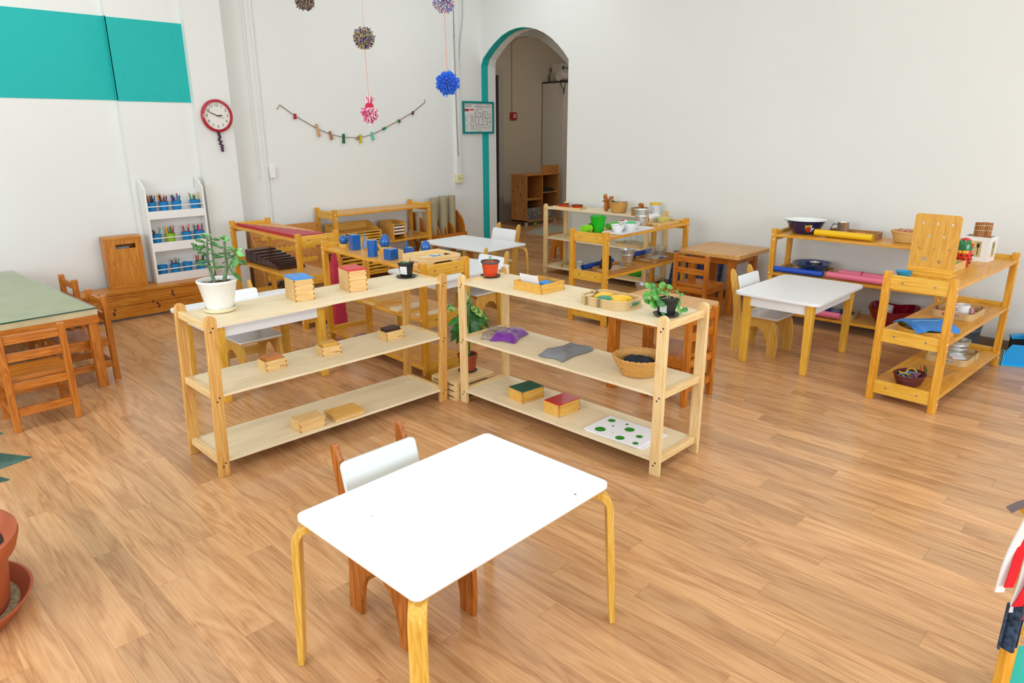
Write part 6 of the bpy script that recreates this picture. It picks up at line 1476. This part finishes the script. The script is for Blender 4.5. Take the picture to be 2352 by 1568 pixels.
MB().cyl((0, 0, .075), .075, .30, 24, 'x').build('roll', plain('wrap_white', '#dcd8ce', .4), rl_); MB().tube([(.02, -.03, .01), (-.02, -.06, -.05), (-.04, -.145, -.14), (-.03, -.145, -.22), (-.01, -.14, -.12), (.03, -.13, -.02)], .006, 6).build('dangling_strap', BLACKP, rl_)
bx_ = thing('carton', 'white carton with a dark round logo on top of the tall cabinet', 'carton', (9.55, 8.20, 2.43))
MB().bx(0, .4, 0, .2, 0, .13).build('carton_body', plain('carton_white', '#d6d2c8', .6), bx_, smooth=0); MB().bx(-.02, .42, -.02, .22, -.154, 0).build('carton_below', plain('carton_grey', '#bdb9ae', .6), bx_, smooth=0)
MB().cyl((.06, -.003, .07), .035, .003, 24, 'y').build('logo_disc', plain('logo_dark', '#3a2a2e', .5), bx_); MB().bx(.056, .064, -.0045, -.002, .05, .09).build('logo_stroke', plain('carton_white', '#d6d2c8', .6), bx_, smooth=0)
m = MB()
for k in range(6): m.bx(.115+.032*k, .135+.032*k, -.0015, .0005, .055, .082)
m.build('lettering', plain('logo_dark', '#3a2a2e', .5), bx_, smooth=0)
place(MB().hexa([(0, 0, 0), (.95, .30, 0), (1.05, .95, 0), (.05, .55, 0), (0, 0, .006), (.95, .30, .006), (1.05, .95, .006), (.05, .55, .006)]).build('floor_mat', plain('sage_mat', '#a8aa98', .9), smooth=0), 'pale sage mat lying on the floor of the further room', 'mat', (7.66, 6.72, .0002))
stl = thing('stool', 'small orange wooden stool standing just inside the further room', 'stool', (6.50, 5.50, 0))
for s_ in (-1, 1): MB().prism([(-.12, 0), (-.05, 0), (-.03, .12), (.0, .16), (.03, .12), (.05, 0), (.12, 0), (.09, .16), (.06, .27), (-.06, .27), (-.09, .16)], 'yz', s_*.10-.01, s_*.10+.01).build('leg', wood('brown', 'z'), stl, smooth=30)
MB().bx(-.13, .13, -.12, .12, .27, .29).build('seat', wood('brown', 'x'), stl, smooth=0, bevel=.004)

# ------------------------------------------------------------------ near edges of the picture
bpn = thing('potted_plant', 'large plant in a terracotta coloured pot and saucer at the left edge', 'potted plant', (.035, 2.615, 0))
MB().lathe([(.20, .0), (.235, .006), (.268, .052), (.274, .058), (.266, .060), (.232, .016), (.001, .014)], (0, 0, 0), 64, closed=False).build('saucer', TERRA, bpn)
MB().lathe([(.200, .015), (.208, .04), (.228, .205), (.254, .215), (.268, .258), (.266, .272), (.252, .274), (.235, .235), (.222, .225), (.001, .225)], (0, 0, 0), 64, closed=False).build('pot', TERRA, bpn, smooth=40)
MB().lathe([(.222, .226), (.08, .240), (.001, .24)], (0, 0, 0), 32, closed=False).build('soil', SOIL, bpn)
MB().lathe([(.231, .0165), (.215, .021), (.204, .021)], (0, 0, 0), 40, closed=False).build('saucer_grit', plain('grit', '#9a8a68', .9, noise=.45, nscale=70), bpn)
RUB = leafmat('rubber_leaf', '#16402f', '#255c48', 14, .25)
MB().tube([(0, 0, .23), (.01, .03, .38), (.0, .04, .60), (-.02, .04, .75)], .013, 8).build('stem', plain('brown_stem', '#5a4630', .7), bpn)
for p0, d, L_, w_ in [((.075, .105, .478), (.97, -.17, -.11), .285, .092), ((.03, .10, .46), (.93, -.22, -.24), .265, .088), ((.03, .09, .58), (.95, .05, -.15), .275, .085), ((0, .04, .62), (-.5, -.6, .3), .26, .09), ((-.01, .04, .68), (-.6, .4, .4), .26, .09), ((-.02, .04, .74), (.1, .3, .9), .22, .07), ((.0, .03, .47), (-.8, -.1, .1), .25, .09)]:
    MB().leaf(p0, d, L_, w_, .04, (0, -.85, .5), .003, .8, .1, 14).build('leaf', RUB, bpn, smooth=60)
rk = thing('dressing_stand', 'honey wooden stand with a hanging rail at the lower right edge', 'stand', (1.942, .143, 0), -45)
wz_, wx_ = wood('tan', 'z'), wood('tanrail', 'x')
MB().bx(.004, .030, -.014, .014, 0, .60).build('post', wz_, rk, smooth=0, bevel=.003)
MB().bx(.45, .482, -.02, .02, 0, .60).build('post', wz_, rk, smooth=0, bevel=.003)
MB().bx(.032, .45, -.012, .012, .265, .315).build('cross_rail', wx_, rk, smooth=0, bevel=.003)
MB().bx(.032, .45, -.012, .012, .54, .59).build('cross_rail', wx_, rk, smooth=0, bevel=.003)
MB().cyl((-.035, 0, .622), .011, .55, 14, 'x').build('hanging_rail', wx_, rk)
place(MB().bx(0, .40, -.004, .004, 0, .19).build('turquoise_board', plain('turquoise_board', '#2ab8a8', .5), smooth=0), 'turquoise board standing below the cross rail of the wooden stand', 'board', Vector((1.942, .143, 0)) + Vector((.06*.707+.02, -.06*.707+.03, .0005)), -45)
RC = plain('red_felt', '#d8101c', .9); WC = plain('white_felt', '#e6e0dc', .9)
def strip(u, w_, z0, z1, m_, lab, sway=0, off=0):
    def f(a, b_): return (u+(a-.5)*w_+sway*b_*b_, off+.012*math.sin(b_*4+u*30), z0+(z1-z0)*b_)
    o = MB().sheet(f, 3, 10, .004).build('felt_strip', m_, smooth=60); o.location = rk.location; o.rotation_euler = rk.rotation_euler
    o.location = Vector((1.942, .143, 0)); return tag(o, lab, 'felt strip', 'felt strips on the rail')
strip(-.030, .022, .632, .40, WC, 'white felt strip hanging at the left end of the rail', -.025, -.016); strip(-.008, .022, .632, .42, RC, 'red felt strip beside the leftmost white one', -.035, -.018)
strip(.014, .024, .632, .35, WC, 'wider white felt strip in the middle of the hanging strips', -.035, -.016); strip(.034, .024, .632, .37, RC, 'long red felt strip right of the middle white one', -.05, -.020)
strip(.058, .024, .632, .33, RC, 'red felt strip furthest right on the rail', -.055, -.024); strip(.078, .02, .632, .34, WC, 'white felt strip behind the long red ones', -.06, -.028)
rb_ = MB().sheet(lambda a, b_: (-.075+.085*b_, -.012+.02*(a-.5), .625+.02*math.sin(b_*2.6)+.004*a), 3, 12, .003).build('ribbon', plain('grey_brown_ribbon', '#6a5a58', .8), smooth=60)
rb_.location = (1.942, .143, 0); rb_.rotation_euler = rk.rotation_euler; tag(rb_, 'grey brown ribbon end curling over the rail tip', 'ribbon')
dk = MB().sheet(lambda a, b_: (-.010+.05*(a-.5)+.0*b_, -.030+.012*math.sin(a*9), .37-.13*b_), 12, 8, .005).build('dark_cloth', plain('navy_white_cloth', '#2a3a50', .9, noise=.9, nscale=70), smooth=60)
dk.location = (1.942, .143, 0); dk.rotation_euler = rk.rotation_euler; tag(dk, 'navy and white patterned cloth hanging below the red strips', 'cloth')
# ------------------------------------------------------------------ light, sky, camera
w = bpy.data.worlds.new('World'); bpy.context.scene.world = w; w.use_nodes = True
w.node_tree.nodes['Background'].inputs['Color'].default_value = (.80, .90, 1.0, 1)
w.node_tree.nodes['Background'].inputs['Strength'].default_value = 1.2
def area(name, loc, rot, sx, sy, power, col=(1, 1, 1)):
    l = bpy.data.lights.new(name, 'AREA'); l.shape = 'RECTANGLE'; l.size = sx; l.size_y = sy; l.energy = power; l.color = col
    o = bpy.data.objects.new(name, l); C.objects.link(o); o.location = loc; o.rotation_euler = [R(a) for a in rot]
    return o
area('window_light', (XL+.02, 2.2, 1.8), (0, -90, 0), 1.9, 4.0, 300, (.82, .91, 1))
area('window_light', (1.5, YF+.02, 1.8), (90, 0, 0), 5.4, 1.9, 370, (.82, .91, 1))
for i, (x, y) in enumerate(((.2, .3), (.2, 3.3), (3.2, .3), (3.2, 3.3), (4.9, 5.2), (1.2, 5.4))):
    area('ceiling_lamp', (x, y, ZC-.04), (0, 0, 0), 1.2, .35, 24, (.88, .95, 1))
area('far_room_lamp', (8.6, 6.2, ZC-.05), (0, 0, 0), .8, .4, 45, (1, .93, .84))
cam = bpy.data.cameras.new('camera'); co = bpy.data.objects.new('camera', cam); C.objects.link(co)
PIT, ROL, YAW = R(16.9), R(-.25), R(44.5)
def tocam(d):
    r, fw, u = d
    zc = fw*math.cos(PIT)-u*math.sin(PIT); yc = -(u*math.cos(PIT)+fw*math.sin(PIT))
    c, s_ = math.cos(ROL), math.sin(ROL)
    return Vector((c*r-s_*yc, s_*r+c*yc, zc))
cols = [tocam((math.sin(YAW), math.cos(YAW), 0)), tocam((-math.cos(YAW), math.sin(YAW), 0)), tocam((0, 0, 1))]
Mx = Matrix((( cols[0].x, -cols[0].y, -cols[0].z), (cols[1].x, -cols[1].y, -cols[1].z), (cols[2].x, -cols[2].y, -cols[2].z)))
co.matrix_world = Matrix.Translation((0, 0, 1.5)) @ Mx.to_4x4()
cam.sensor_width = 36; cam.sensor_fit = 'HORIZONTAL'; cam.lens = 1600/2352*36; cam.clip_start = .05
sc = bpy.context.scene; sc.camera = co
sc.view_settings.view_transform = 'Standard'; sc.view_settings.look = 'None'; sc.view_settings.gamma = 1; sc.view_settings.use_curve_mapping = False
sc.view_settings.exposure = -0.95
